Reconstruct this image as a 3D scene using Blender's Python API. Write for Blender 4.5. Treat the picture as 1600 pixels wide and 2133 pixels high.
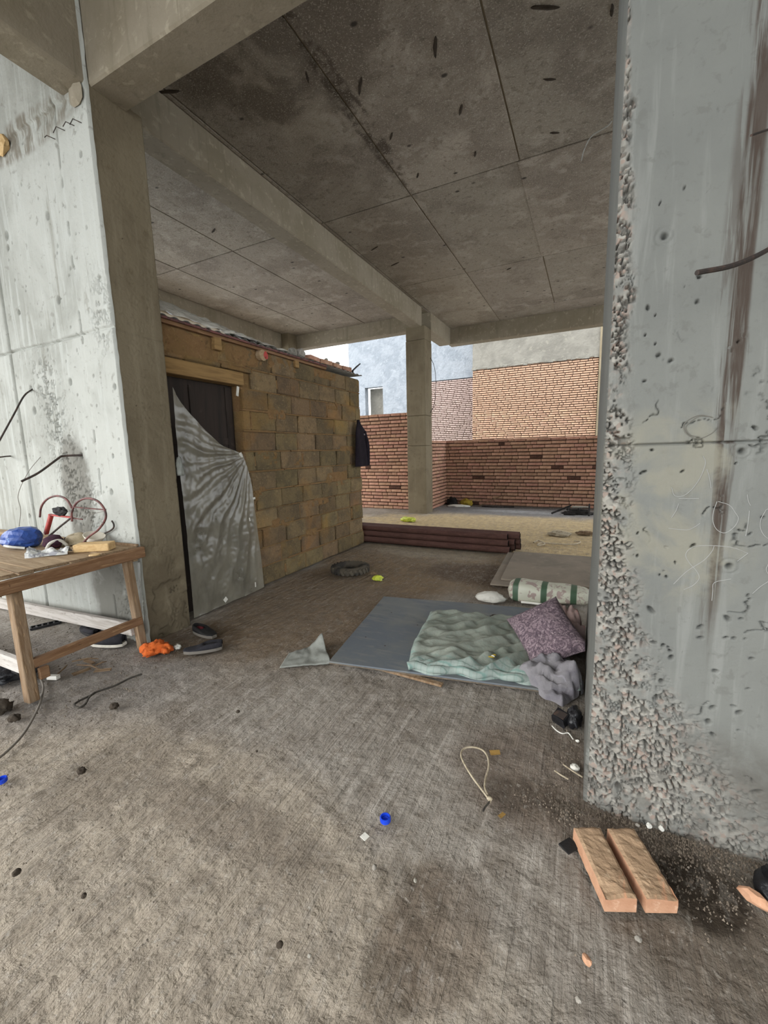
import bpy, math, random
import numpy as np
from mathutils import Vector, Matrix, noise as mnoise
from mathutils.bvhtree import BVHTree

for o in list(bpy.data.objects): bpy.data.objects.remove(o)
scene = bpy.context.scene
COL = scene.collection
random.seed(7)
R = math.radians

# ------------------------------------------------------------------ camera
CAM_H = 1.40
F_PX = 862.23                       # focal length in pixels of the 1600 wide frame
YAW, PITCH, ROLL = -0.459617, 0.145266, 0.024829
def cam_axes():
    cy, sy = math.cos(YAW), math.sin(YAW)
    f = Vector((sy*math.cos(PITCH), cy*math.cos(PITCH), -math.sin(PITCH)))
    r = Vector((cy, -sy, 0)); d = f.cross(r)
    c, s = math.cos(ROLL), math.sin(ROLL)
    return c*r + s*d, -s*r + c*d, f
AX_R, AX_D, AX_F = cam_axes()
CAM = Vector((0, 0, CAM_H))
cd = bpy.data.cameras.new('camera'); cam = bpy.data.objects.new('camera', cd); COL.objects.link(cam)
m = Matrix.Identity(4)
for i in range(3):
    m[i][0] = AX_R[i]; m[i][1] = -AX_D[i]; m[i][2] = -AX_F[i]; m[i][3] = CAM[i]
cam.matrix_world = m
cd.sensor_fit = 'HORIZONTAL'; cd.sensor_width = 36.0; cd.lens = F_PX/1600*36
cd.clip_start = 0.05; cd.clip_end = 300
scene.camera = cam

# ------------------------------------------------------------------ light
world = bpy.data.worlds.new('overcast_sky'); scene.world = world; world.use_nodes = True
bg = world.node_tree.nodes['Background']
bg.inputs['Color'].default_value = (0.91, 0.955, 1.0, 1); bg.inputs['Strength'].default_value = 1.15
sd = bpy.data.lights.new('sun', 'SUN'); sd.energy = 0.9; sd.angle = R(50); sd.color = (1.0, 0.96, 0.9)
sun = bpy.data.objects.new('sun', sd); COL.objects.link(sun)
sun.rotation_euler = Vector((0.62, 0.62, -0.50)).to_track_quat('-Z', 'Y').to_euler()
vs = scene.view_settings
vs.view_transform = 'Standard'; vs.look = 'None'; vs.gamma = 1.0; vs.use_curve_mapping = False
vs.exposure = 1.85

# ------------------------------------------------------------------ measuring: a sight line meets a real plane
def sight(px, py):
    return AX_R*((px-800)/F_PX) + AX_D*((py-1066.5)/F_PX) + AX_F
def on(px, py, axis, val):
    d = sight(px, py); t = (val-CAM[axis])/d[axis]
    return CAM + d*t
def G(px, py, z=0.0): return on(px, py, 2, z)

# ------------------------------------------------------------------ noise for geometry
_rs = np.random.RandomState(3); PERM = _rs.permutation(4096); RV = _rs.rand(4096)
def _h(ix, iy, s): return RV[PERM[(PERM[(ix+s*131) & 4095]+iy) & 4095]]
def vn(x, y, s=0):
    x = np.asarray(x, float); y = np.asarray(y, float)
    ix = np.floor(x).astype(int); iy = np.floor(y).astype(int); fx = x-ix; fy = y-iy
    u = fx*fx*(3-2*fx); v = fy*fy*(3-2*fy)
    a = _h(ix, iy, s); b = _h(ix+1, iy, s); c = _h(ix, iy+1, s); d = _h(ix+1, iy+1, s)
    return (a*(1-u)+b*u)*(1-v)+(c*(1-u)+d*u)*v
def fbm(x, y, o=4, s=0):
    t = 0; a = .5; k = 0
    for i in range(o):
        t = t+a*vn(x*2**i, y*2**i, s+i); k += a; a *= .5
    return t/k
def worley(x, y, s=0):
    ix = np.floor(x).astype(int); iy = np.floor(y).astype(int)
    f1 = np.full(x.shape, 9.0); f2 = np.full(x.shape, 9.0)
    for dx in (-1, 0, 1):
        for dy in (-1, 0, 1):
            cx = ix+dx; cy = iy+dy
            d = np.hypot(cx+_h(cx, cy, s)-x, cy+_h(cx, cy, s+7)-y)
            n1 = np.minimum(f1, d); f2 = np.minimum(np.maximum(f1, d), f2); f1 = n1
    return f1, f2
def sst(a, b, x):
    t = np.clip((x-a)/(b-a), 0, 1); return t*t*(3-2*t)

# ------------------------------------------------------------------ materials
def lin(h):
    if not isinstance(h, str): return tuple(h)+(1,) if len(h) == 3 else tuple(h)
    h = h.lstrip('#'); out = []
    for i in (0, 2, 4):
        c = int(h[i:i+2], 16)/255
        out.append(c/12.92 if c <= .04045 else ((c+.055)/1.055)**2.4)
    return tuple(out)+(1,)
MATS = {}
class NT:
    def __init__(s, name):
        s.m = bpy.data.materials.new(name); s.m.use_nodes = True
        s.t = s.m.node_tree; s.b = s.t.nodes['Principled BSDF']; MATS[name] = s.m
    def n(s, typ, **kw):
        nd = s.t.nodes.new(typ)
        for k, v in kw.items(): setattr(nd, k, v)
        return nd
    def l(s, a, b): s.t.links.new(a, b)
    def math(s, op, a, b=None, c=None, clamp=False):
        nd = s.n('ShaderNodeMath', operation=op); nd.use_clamp = clamp
        for i, v in enumerate((a, b, c)):
            if v is None: continue
            if isinstance(v, (int, float)): nd.inputs[i].default_value = v
            else: s.l(v, nd.inputs[i])
        return nd.outputs[0]
    def mrange(s, v, a, b, c=0, d=1):
        nd = s.n('ShaderNodeMapRange'); nd.interpolation_type = 'SMOOTHSTEP'
        s.l(v, nd.inputs[0])
        for i, x in zip((1, 2, 3, 4), (a, b, c, d)): nd.inputs[i].default_value = x
        return nd.outputs[0]
    def mix(s, f, a, b, blend='MIX'):
        nd = s.n('ShaderNodeMix', data_type='RGBA', blend_type=blend)
        for sock, v in ((nd.inputs[0], f), (nd.inputs[6], a), (nd.inputs[7], b)):
            if isinstance(v, (int, float)): sock.default_value = v
            elif isinstance(v, tuple): sock.default_value = v
            else: s.l(v, sock)
        return nd.outputs[2]
    def coord(s, world):
        if world: return s.n('ShaderNodeNewGeometry').outputs['Position']
        return s.n('ShaderNodeTexCoord').outputs['Object']
    def mapping(s, vec, stretch=(1, 1, 1), rot=(0, 0, 0)):
        nd = s.n('ShaderNodeMapping'); s.l(vec, nd.inputs[0])
        nd.inputs['Rotation'].default_value = rot; nd.inputs['Scale'].default_value = stretch
        return nd.outputs[0]
    def tex(s, vec, kind, scale, detail=4, rough=.55, dist=0.0):
        if kind == 'noise':
            nd = s.n('ShaderNodeTexNoise'); nd.inputs['Detail'].default_value = detail
            nd.inputs['Roughness'].default_value = rough; nd.inputs['Distortion'].default_value = dist
            o = nd.outputs[0]
        elif kind == 'voronoi':
            nd = s.n('ShaderNodeTexVoronoi'); o = nd.outputs['Distance']
        elif kind == 'crack':
            nd = s.n('ShaderNodeTexVoronoi', feature='DISTANCE_TO_EDGE'); o = nd.outputs['Distance']
        elif kind == 'wave':
            nd = s.n('ShaderNodeTexWave'); nd.inputs['Distortion'].default_value = dist
            nd.inputs['Detail'].default_value = detail; o = nd.outputs['Fac']
        nd.inputs['Scale'].default_value = scale; s.l(vec, nd.inputs['Vector'])
        return o
def material(name, base, layers=(), bumps=(), rough=.9, spec=.3, world=False, rnd=0.0, metal=0.0):
    """layers: (kind, scale, stretch, lo, hi, colour, amount[, mask]); mask = list of (axis, centre, halfwidth, soft)"""
    t = NT(name); vec = t.coord(world); col = lin(base)
    xyz = None
    for L in layers:
        kind, scale, st, lo, hi, c, amt = L[:7]
        v = t.tex(t.mapping(vec, st) if st else vec, kind, scale, 5 if kind == 'noise' else 2, .6, .4 if kind == 'noise' else 2.0)
        f = t.math('MULTIPLY', t.mrange(v, lo, hi), amt)
        if len(L) > 7:
            if xyz is None:
                sp = t.n('ShaderNodeSeparateXYZ'); t.l(t.n('ShaderNodeNewGeometry').outputs['Position'], sp.inputs[0]); xyz = sp.outputs
                wob = t.tex(t.coord(True), 'noise', 3.0, 5, .6)
            acc = None
            for ax, ce, hw, soft in L[7]:
                q = t.math('DIVIDE', t.math('SUBTRACT', xyz[ax], ce), hw); q = t.math('MULTIPLY', q, q)
                acc = q if acc is None else t.math('ADD', acc, q)
            acc = t.math('ADD', t.math('SQRT', acc), t.math('MULTIPLY', t.math('SUBTRACT', wob, .5), L[7][0][3]))
            f = t.math('MULTIPLY', f, t.mrange(acc, 1.15, .75))
        col = t.mix(f, col, lin(c))
    if rnd:
        oi = t.n('ShaderNodeObjectInfo').outputs['Random']
        hs = t.n('ShaderNodeHueSaturation')
        if isinstance(col, tuple): hs.inputs['Color'].default_value = col
        else: t.l(col, hs.inputs['Color'])
        t.l(t.math('MULTIPLY_ADD', oi, 2*rnd, 1-rnd), hs.inputs['Value'])
        r2 = t.math('FRACT', t.math('MULTIPLY', oi, 37.7))
        t.l(t.math('MULTIPLY_ADD', r2, .03*min(1, rnd*4), .5-.015*min(1, rnd*4)), hs.inputs['Hue'])
        col = hs.outputs[0]
    if isinstance(col, tuple): t.b.inputs['Base Color'].default_value = col
    else: t.l(col, t.b.inputs['Base Color'])
    t.b.inputs['Roughness'].default_value = rough; t.b.inputs['Metallic'].default_value = metal
    t.b.inputs['Specular IOR Level'].default_value = spec
    prev = None
    for kind, scale, st, dist in bumps:
        v = t.tex(t.mapping(vec, st) if st else vec, kind, scale, 6, .65)
        bp = t.n('ShaderNodeBump'); bp.inputs['Strength'].default_value = 1.0; bp.inputs['Distance'].default_value = dist
        t.l(v, bp.inputs['Height'])
        if prev is not None: t.l(prev, bp.inputs['Normal'])
        prev = bp.outputs[0]
    if prev is not None: t.l(prev, t.b.inputs['Normal'])
    return t.m

VZ = (6, 6, .5)      # stretched down the wall
material('concrete_ceiling', '#968e82', [
    ('noise', 1.1, None, .45, .62, '#786f64', .7), ('noise', 4, None, .50, .68, '#aaa296', .7), ('noise', 16, None, .54, .66, '#6f675c', .6),
    ('noise', 55, None, .60, .72, '#c4bcae', .55), ('noise', 40, None, .64, .74, '#4c463e', .6),
    ('noise', .9, (1, 1, 1), .2, .5, '#655c50', .75, [(0, -2.2, .9, 1.2), (1, 2.7, .9, 1.2)]),
    ('noise', 7, None, .40, .56, '#463d33', .85, [(0, -1.97, .10, .9), (1, 3.7, 1.25, .3)]),
    ('noise', 3, None, .42, .60, '#a9a193', .6, [(0, -2.45, .35, 1.1), (1, 3.2, .7, 1.1)]),
    ('noise', 26, (1, 4, 1), .57, .68, '#5b5349', .6), ('noise', 90, None, .55, .66, '#c0b8aa', .6), ('noise', 130, None, .60, .68, '#3f3931', .5),
    ('voronoi', 2.6, (1, 1.5, 1), .10, .04, '#2b2722', .9)],
    [('noise', 70, None, .009), ('noise', 24, None, .010), ('noise', 9, None, .008)], .95, world=True, rnd=.10)
material('concrete_beam', '#8a8170', [
    ('noise', 1.6, None, .42, .62, '#7b725f', .7), ('noise', 14, None, .55, .7, '#a9a08c', .5),
    ('noise', 60, None, .66, .74, '#4f483c', .6), ('noise', 2.5, VZ, .55, .7, '#6d6554', .5)],
    [('noise', 40, None, .003), ('noise', 6, None, .006)], .95, world=True)
material('concrete_dim', '#766c58', [  # brown dusty concrete; its darker colour also holds the corner column's shade
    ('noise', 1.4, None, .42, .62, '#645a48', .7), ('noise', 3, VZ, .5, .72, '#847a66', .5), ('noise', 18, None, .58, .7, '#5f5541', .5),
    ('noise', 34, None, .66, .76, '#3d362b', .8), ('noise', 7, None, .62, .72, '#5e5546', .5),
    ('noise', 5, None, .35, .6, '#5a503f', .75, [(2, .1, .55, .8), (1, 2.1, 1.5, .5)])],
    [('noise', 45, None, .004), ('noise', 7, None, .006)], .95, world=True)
material('concrete_pale', '#adaea7', [
    ('noise', 1.3, None, .4, .65, '#8f9088', .8), ('noise', 3, VZ, .5, .68, '#b4b6b0', .7),
    ('noise', 3.4, VZ, .58, .72, '#7d7b70', .5), ('noise', 16, None, .58, .7, '#77756c', .5), ('noise', 30, None, .68, .76, '#55534d', .75),
    ('noise', 6, None, .2, .45, '#75736b', .95, [(0, -3.66, .2, .9), (2, 1.12, .5, .9)]),
    ('noise', 6, None, .2, .45, '#6f6d65', .95, [(0, -3.36, .26, .9), (2, .30, .42, .9)]),
    ('noise', 9, (2, 2, .4), .40, .6, '#6a6254', .8, [(0, -3.75, .75, .4), (2, 3.70, .13, .6)])],
    [('noise', 50, None, .003), ('noise', 8, None, .004)], .93, world=True)
material('concrete_grey', '#6e6f6a', [
    ('noise', 1.8, None, .4, .65, '#676864', .8), ('noise', 4, VZ, .5, .7, '#7f807b', .6), ('noise', 24, None, .56, .68, '#5f5f5a', .5),
    ('noise', 45, None, .66, .76, '#5a5a56', .6),
    ('noise', 14, (3, 3, .14), .36, .55, '#3c3129', .95, [(0, .385, .026, .35), (2, 1.95, 1.25, .1)]),
    ('noise', 14, (3, 3, .14), .52, .6, '#4c4640', .6, [(0, .375, .045, .35), (2, 1.75, 1.1, .1)]),
    ('noise', 4, None, .45, .62, '#807d6f', .7, [(0, .25, .25, .9), (2, 1.2, .35, .9)]),
    ('noise', 6, None, .3, .6, '#55524c', .8, [(0, .35, .6, .6), (2, .05, .35, .6)])],
    [('noise', 60, None, .002), ('noise', 10, None, .003)], .9, world=True)
material('plaster_cool', '#80858a', [('noise', 2.2, None, .42, .62, '#70767c', .8), ('noise', 8, None, .55, .7, '#8f9498', .6)],
    [('noise', 5, None, .06)], .95, world=True)
material('plaster_warm', '#737068', [('noise', 1.5, None, .42, .62, '#64615a', .8), ('noise', 7, None, .55, .7, '#807d72', .6)],
    [('noise', 4, None, .05)], .95, world=True)
material('mortar_dark', '#4a372c', [('noise', 20, None, .4, .65, '#35271f', .8)], [('noise', 40, None, .006)], 1, world=True)
material('mortar_sand', '#7b5f3f', [('noise', 3, None, .4, .62, '#735b39', .8), ('noise', 30, None, .55, .7, '#8d744d', .6), ('noise', 14, None, .6, .7, '#54432a', .7)],
    [('noise', 40, None, .012), ('noise', 9, None, .02)], 1, world=True)
material('block_concrete', '#79664a', [('noise', 5, None, .42, .62, '#615440', .8), ('noise', 50, None, .56, .68, '#948260', .7), ('noise', 17, None, .56, .66, '#5c503a', .6),
    ('noise', 60, None, .63, .7, '#4d4432', .8), ('noise', 1.2, None, .5, .64, '#94713f', .6)],
    [('noise', 70, None, .016), ('noise', 24, None, .014)], 1, world=True, rnd=.2)
for nm, c, c2, c3 in (('brick_clay', '#a9836d', '#936c58', '#bd9b86'), ('brick_bright', '#ac8f78', '#9c7c64', '#bfa58f'),
                      ('brick_pale', '#a5938b', '#96847c', '#b3a39c'), ('brick_loose', '#b08a6e', '#9a7459', '#bfa187')):
    material(nm, c, [('noise', 12, None, .4, .65, c2, .8), ('noise', 40, None, .55, .7, c3, .6), ('noise', 60, None, .68, .75, '#5f4434', .5)],
        [('noise', 60, None, .003)], .95, rnd=.16 if nm == 'brick_clay' else .1)
material('brick_raw', '#b98f72', [('noise', 12, None, .4, .65, '#a97c5f', .8), ('noise', 50, None, .6, .7, '#c9a78d', .6)], [('noise', 60, None, .003)], .95)
material('brick_worn', '#a58a6e', [('noise', 6, None, .35, .65, '#8d745b', .9), ('noise', 30, None, .58, .7, '#b9a186', .7), ('noise', 9, (3, .6, 1), .6, .72, '#c48a68', .6)],
    [('noise', 50, None, .004), ('noise', 8, None, .008)], .95)
material('brick_burnt', '#54382c', [('noise', 12, None, .4, .65, '#3a2820', .8)], [('noise', 60, None, .003)], .95)
material('wood_weathered', '#857059', [('noise', 3, (14, 14, 1), .4, .65, '#6c5339', .8), ('noise', 5, (22, 22, 1.4), .56, .68, '#a98d6c', .7), ('noise', 30, None, .66, .74, '#3f2f20', .6)],
    [('noise', 10, (10, 10, 1), .004)], .9)
material('wood_length_y', '#7f6147', [('noise', 3, (14, 1, 14), .4, .65, '#6a4c31', .8), ('noise', 5, (22, 1.4, 22), .56, .68, '#a48460', .7), ('noise', 30, None, .66, .74, '#3f2f20', .6)],
    [('noise', 10, (10, 1, 10), .004)], .9)
material('wood_length_x', '#a08a6d', [('noise', 3, (1, 14, 14), .4, .65, '#836c50', .8), ('noise', 5, (1.4, 22, 22), .56, .68, '#b8a58a', .7), ('noise', 30, None, .66, .74, '#4f3f2e', .5)],
    [('noise', 10, (1, 10, 10), .004)], .9)
material('wood_whitewashed', '#bdb7b0', [('noise', 3, (1, 14, 14), .4, .65, '#a39b92', .8), ('noise', 9, (1, 5, 5), .58, .7, '#7f766c', .7)],
    [('noise', 10, (1, 10, 10), .004)], .9)
material('wood_pine', '#c9ab7c', [('noise', 3, (2, 14, 14), .4, .65, '#b59463', .8), ('noise', 5, (2, 22, 22), .58, .7, '#d9c199', .6)], [('noise', 10, (1, 8, 8), .002)], .8)
material('plywood_grey', '#5f656b', [('noise', 2.2, None, .4, .65, '#71736f', .75), ('noise', 6, (.6, 3, 1), .5, .68, '#7a7a76', .6), ('noise', 3, (1, 2, 1), .56, .7, '#4d545c', .7), ('noise', 45, None, .7, .76, '#8f8d86', .5)],
    [('noise', 30, None, .001)], .62)
material('plywood_dusty', '#83786a', [('noise', 2.2, None, .4, .65, '#70675b', .8), ('noise', 9, None, .55, .7, '#918677', .6)], [('noise', 30, None, .001)], .85)
material('plywood_edge', '#6d6254', [('noise', 40, (1, 1, 4), .4, .6, '#4f463b', .8)], [], .9)
material('rust', '#5c4038', [('noise', 4, (1, 6, 6), .4, .65, '#4a322b', .8), ('noise', 18, (1, 4, 4), .55, .7, '#6f5046', .7)], [('noise', 50, None, .001)], .8, metal=.1)
material('rust_inside', '#1c1513', rough=.95)
material('steel_dark', '#3a3431', [('noise', 30, None, .45, .65, '#55433a', .8)], [('noise', 80, None, .001)], .7, metal=.3)
material('steel_red', '#6e4642', [('noise', 20, None, .45, .62, '#3f3230', .85)], [], .6)
material('red_paint', '#a3403a', [('noise', 20, None, .5, .65, '#5c2e2a', .8)], [], .6)
material('black_rubber', '#1d1c1c', [('noise', 20, None, .5, .7, '#34322f', .7)], [('noise', 60, None, .002)], .75)
material('tyre_rubber', '#302d29', [('noise', 6, None, .42, .6, '#5a5245', .75)], [('noise', 40, None, .004)], .95)
material('white_rubber', '#cfcabd', [('noise', 12, None, .5, .7, '#a69f90', .7)], [], .7)
material('shoe_canvas', '#28272b', [('noise', 60, None, .5, .7, '#3a393d', .6)], [('noise', 150, None, .001)], .95)
material('red_fabric', '#5a1c22', [('noise', 20, None, .5, .7, '#3b1418', .7)], [], .95)
material('black_plastic', '#17171a', [('noise', 20, None, .5, .7, '#2b2b30', .6)], [('noise', 12, None, .01)], .4, .5)
material('navy_fabric', '#150f16', [('noise', 15, None, .45, .7, '#211820', .8)], [('noise', 100, None, .001)], .95)
material('blue_plastic', '#1d46c8', [('noise', 30, None, .5, .7, '#2f5ddd', .6)], [], .35, .5)
material('blue_sheet', '#2c4c92', [('noise', 7, None, .45, .65, '#1c2f66', .8), ('noise', 12, None, .6, .7, '#8fb2de', .7)], [('noise', 14, None, .01)], .4, .5)
material('purple_fabric', '#3b2230', [('noise', 16, None, .45, .65, '#251620', .8), ('noise', 22, None, .6, .7, '#7c3540', .5)], [('noise', 60, None, .002)], .95)
material('white_plastic', '#d8d6cd', [('noise', 10, None, .5, .7, '#b9b6aa', .6)], [], .5)
material('printed_bag', '#b9b9b4', [('noise', 25, None, .5, .58, '#77777e', .8), ('noise', 12, None, .58, .64, '#4f4c54', .8)], [('noise', 20, None, .006)], .45, .5)
material('pale_felt', '#8b8d86', [('noise', 8, None, .45, .65, '#73746e', .8), ('noise', 30, None, .6, .7, '#a2a59c', .5)], [('noise', 80, None, .002)], 1)
material('straw', '#b9ab90', [('noise', 12, None, .45, .65, '#9a8c70', .8)], [('wave', 60, None, .001)], .9)
material('white_bowl', '#cfc7b8', [('noise', 12, None, .5, .7, '#ada48f', .7)], [], .6)
material('orange_fabric', '#c8622a', [('noise', 12, None, .45, .65, '#9e4418', .8), ('noise', 20, None, .62, .7, '#e58d4a', .6)], [('noise', 60, None, .003)], .95)
material('grey_wool', '#7d7a7c', [('noise', 6, None, .45, .65, '#66636a', .8), ('noise', 10, (1, 5, 1), .6, .7, '#96939a', .6)], [('noise', 90, None, .003)], 1)
material('pink_cloth', '#a8918c', [('noise', 6, None, .45, .65, '#93807c', .8), ('noise', 14, None, .62, .68, '#b56f68', .7)], [('noise', 60, None, .003)], 1)
material('yellow_wrap', '#c8cf4a', [('noise', 20, None, .45, .65, '#8fa030', .8), ('noise', 30, None, .62, .7, '#e8ecb0', .6)], [], .4, .5)
material('yellow_cloth', '#a08a34', [('noise', 14, None, .45, .65, '#7b6a25', .8)], [('noise', 40, None, .004)], .95)
material('paper', '#c9c6bc', [('noise', 14, None, .5, .7, '#a5a297', .6)], [], .9)
material('stone', '#8f8a80', [('noise', 14, None, .45, .65, '#726d64', .8)], [('noise', 50, None, .003)], .95, rnd=.2)
material('grit', '#756a5d', [('noise', 9, None, .4, .6, '#554b40', .9), ('noise', 30, None, .6, .7, '#988f83', .7)], [], .95)
material('dark_clod', '#3d352c', [('noise', 20, None, .45, .65, '#2a241d', .8)], [('noise', 60, None, .004)], 1)
material('charcoal', '#1e1b19', [('noise', 12, None, .5, .7, '#4b4744', .7)], [('noise', 40, None, .006)], .95)
material('rope_pale', '#b8ab94', [('noise', 40, None, .45, .65, '#988b73', .8)], [('wave', 120, None, .001)], .9)
material('cable_grey', '#6d675f', [], [], .6)
material('rope_dark', '#38342f', [('noise', 40, None, .45, .65, '#4d4840', .8)], [], .9)
material('door_dark', '#2b221c', [('noise', 3, VZ, .45, .65, '#1d1713', .8), ('noise', 6, None, .6, .72, '#453a31', .6)], [], .8)
material('lintel_wood', '#8b6f47', [('noise', 3, (14, 1, 14), .4, .65, '#6f5635', .8)], [('noise', 10, (8, 1, 8), .003)], .95)
material('scratch_white', '#949490', [], [], .95)
material('scratch_dark', '#6a675f', [], [], .95)
material('pipe_white', '#a9aaa5', [('noise', 9, (3, 3, .6), .5, .7, '#7c776c', .8)], [], .6)
material('dry_leaf', '#8d6f3b', [('noise', 20, None, .45, .65, '#6f5327', .8)], [], .9)
material('twig', '#77624b', [('noise', 20, None, .45, .65, '#5a4834', .8)], [], .95)
material('tin_roof', '#8d8a83', [('noise', 5, None, .45, .65, '#6f6a61', .8)], [], .6, metal=.3)
material('film_pale', '#bdb9ae', [('noise', 8, (1, .4, 1), .45, .65, '#9b968a', .8)], [('noise', 12, (3, .5, 3), .02)], .35, .5)

def special():
    # floor: swept concrete, dirt, sand, ash
    t = NT('floor_concrete'); pos = t.coord(True)
    sp = t.n('ShaderNodeSeparateXYZ'); t.l(pos, sp.inputs[0]); X, Y = sp.outputs[0], sp.outputs[1]
    nz = lambda sc, d=5, st=None, dist=.4: t.tex(t.mapping(pos, st) if st else pos, 'noise', sc, d, .62, dist)
    col = t.mix(t.mrange(nz(1.3), .38, .62), lin('#958e84'), lin('#837b71'))
    col = t.mix(t.math('MULTIPLY', t.mrange(nz(5, 5, (3, .5, 1)), .5, .7), .55), col, lin('#b0a99f'))
    col = t.mix(t.math('MULTIPLY', t.mrange(nz(9, 4, (3.2, .22, 1), .2), .50, .66), .45), col, lin('#787066'))
    col = t.mix(t.math('MULTIPLY', t.mrange(nz(15, 4, (3.2, .16, 1), .2), .54, .68), .4), col, lin('#b5aea4'))
    col = t.mix(t.math('MULTIPLY', t.mrange(nz(3.2), .54, .68), .6), col, lin('#6a6054'))
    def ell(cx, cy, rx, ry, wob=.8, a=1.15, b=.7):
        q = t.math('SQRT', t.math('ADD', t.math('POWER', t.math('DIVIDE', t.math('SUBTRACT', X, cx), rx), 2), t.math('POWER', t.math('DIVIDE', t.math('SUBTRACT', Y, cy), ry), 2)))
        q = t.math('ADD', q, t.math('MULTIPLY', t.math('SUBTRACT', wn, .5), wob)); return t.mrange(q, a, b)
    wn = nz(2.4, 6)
    for cx, cy, rx, ry, c, am in (
        (-1.5, .75, 1.4, .6, '#988d7d', .75), (-.5, .75, .6, .3, '#8f8577', .6),     # pale dirt by the lens
        (-2.2, 3.4, 1.0, 1.6, '#6c5b47', .85), (-1.6, 4.9, 1.9, 1.2, '#77654e', .85),  # brown dust before the hut
        (-1.0, 4.6, .75, .45, '#4d3f31', .8), (-2.0, 5.5, 1.0, .5, '#8f8573', .6),
        (-1.0, 7.4, 3.6, 1.6, '#ab9670', .95), (.6, 6.2, 1.6, 1.2, '#ab9670', .9),     # sand
        (-1.4, 9.6, 2.3, .75, '#6d6c6c', .95), (-.9, 9.5, 1.6, .22, '#8f8f8f', .8),   # ash
        (-1.5, 10.25, 2.2, .28, '#3f3c3a', .8), (-.1, 1.75, .42, .35, '#6b5f54', .8), (.35, 1.35, .3, .3, '#5a5045', .85), (.37, 1.44, .15, .13, '#30281f', .95), (-.15, 1.6, .2, .12, '#4a4036', .6), (-.42, .95, .10, .26, '#5c5246', .7), (-1.2, 1.0, .5, .12, '#6d6357', .6), (-1.9, .95, .25, .3, '#71675a', .6),  # includes dark soil right of the loose bricks, with their shadow painted in
        (-3.0, 1.5, .9, .7, '#6f6a66', .5), (-.35, 1.0, .16, .22, '#665a4e', .6), (-2.7, 2.05, .4, .35, '#5d4e3c', .8)):
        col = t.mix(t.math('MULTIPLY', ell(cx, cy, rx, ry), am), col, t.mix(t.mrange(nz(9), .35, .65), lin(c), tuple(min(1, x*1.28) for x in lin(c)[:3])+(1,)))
    col = t.mix(t.math('MULTIPLY', t.mrange(nz(13, 6), .50, .66), .5), col, lin('#746a5e'))
    col = t.mix(t.math('MULTIPLY', t.mrange(nz(22, 6, (1.5, .6, 1), .8), .50, .68), .35), col, lin('#9f988e'))
    col = t.mix(t.math('MULTIPLY', t.mrange(nz(45, 4), .60, .70), .5), col, lin('#b0aaa0'))
    col = t.mix(t.math('MULTIPLY', t.mrange(nz(38, 4), .63, .72), .6), col, lin('#4c463e'))
    t.l(col, t.b.inputs['Base Color']); t.b.inputs['Roughness'].default_value = .93; t.b.inputs['Specular IOR Level'].default_value = .25
    prev = None
    for v, d in ((nz(60, 5), .006), (nz(17, 6), .016), (nz(6, 5), .02), (nz(26, 4, (2.4, .12, 1), .1), .012)):
        bp = t.n('ShaderNodeBump'); bp.inputs['Strength'].default_value = .9; bp.inputs['Distance'].default_value = d
        t.l(v, bp.inputs['Height'])
        if prev: t.l(prev, bp.inputs['Normal'])
        prev = bp.outputs[0]
    t.l(prev, t.b.inputs['Normal'])
    # clear plastic film
    t = NT('plastic_film'); tr = t.n('ShaderNodeBsdfTransparent'); mx = t.n('ShaderNodeMixShader')
    tr.inputs[0].default_value = (.9, .9, .88, 1)
    t.b.inputs['Base Color'].default_value = lin('#7b7668'); t.b.inputs['Roughness'].default_value = .3
    t.b.inputs['Specular IOR Level'].default_value = .7
    v = t.tex(t.mapping(t.coord(True), (1, 1, .6)), 'noise', 5, 4)
    t.l(t.mrange(v, .3, .7, .55, .85), mx.inputs[0]); t.l(tr.outputs[0], mx.inputs[1]); t.l(t.b.outputs[0], mx.inputs[2])
    t.l(mx.outputs[0], t.t.nodes['Material Output'].inputs[0])
    # quilt: pale green check, woven stripes towards the hem
    t = NT('quilt_green'); oc = t.coord(False); sp = t.n('ShaderNodeSeparateXYZ'); t.l(oc, sp.inputs[0])
    st = lambda ax, k, ph: t.math('SINE', t.math('MULTIPLY_ADD', sp.outputs[ax], k, ph))
    col = t.mix(t.mrange(t.tex(oc, 'noise', 4, 4), .4, .65), lin('#81857a'), lin('#6e7368'))
    att = t.n('ShaderNodeAttribute', attribute_name='hem')
    hem = att.outputs['Fac']
    col = t.mix(t.math('MULTIPLY', hem, .7), col, lin('#8f9c96'))
    for k, c, lo in ((150, '#4f6a60', .72), (75, '#6f8d85', .8)):
        for ax in (0, 1):
            f = t.math('MULTIPLY', t.mrange(st(ax, k, ax*1.3), lo, .97), t.math('MULTIPLY_ADD', hem, .5, .06) if ax else t.math('MULTIPLY_ADD', hem, .18, .05))
            col = t.mix(f, col, lin(c))
    t.l(col, t.b.inputs['Base Color']); t.b.inputs['Roughness'].default_value = .95
    bp = t.n('ShaderNodeBump'); bp.inputs['Distance'].default_value = .003; t.l(t.tex(oc, 'noise', 60, 4), bp.inputs['Height']); t.l(bp.outputs[0], t.b.inputs['Normal'])
    # pillow: purple grey paisley
    t = NT('pillow_paisley'); oc = t.coord(False)
    v = t.n('ShaderNodeTexVoronoi'); v.inputs['Scale'].default_value = 15; t.l(oc, v.inputs['Vector'])
    rings = t.math('SINE', t.math('MULTIPLY', v.outputs['Distance'], 26))
    nz2 = t.tex(oc, 'noise', 38, 3, .6, 1.2)
    col = t.mix(t.mrange(nz2, .42, .58), lin('#7d6c72'), lin('#55474f'))
    col = t.mix(t.math('MULTIPLY', t.mrange(rings, .2, .7), .55), col, lin('#3f343c'))
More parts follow.
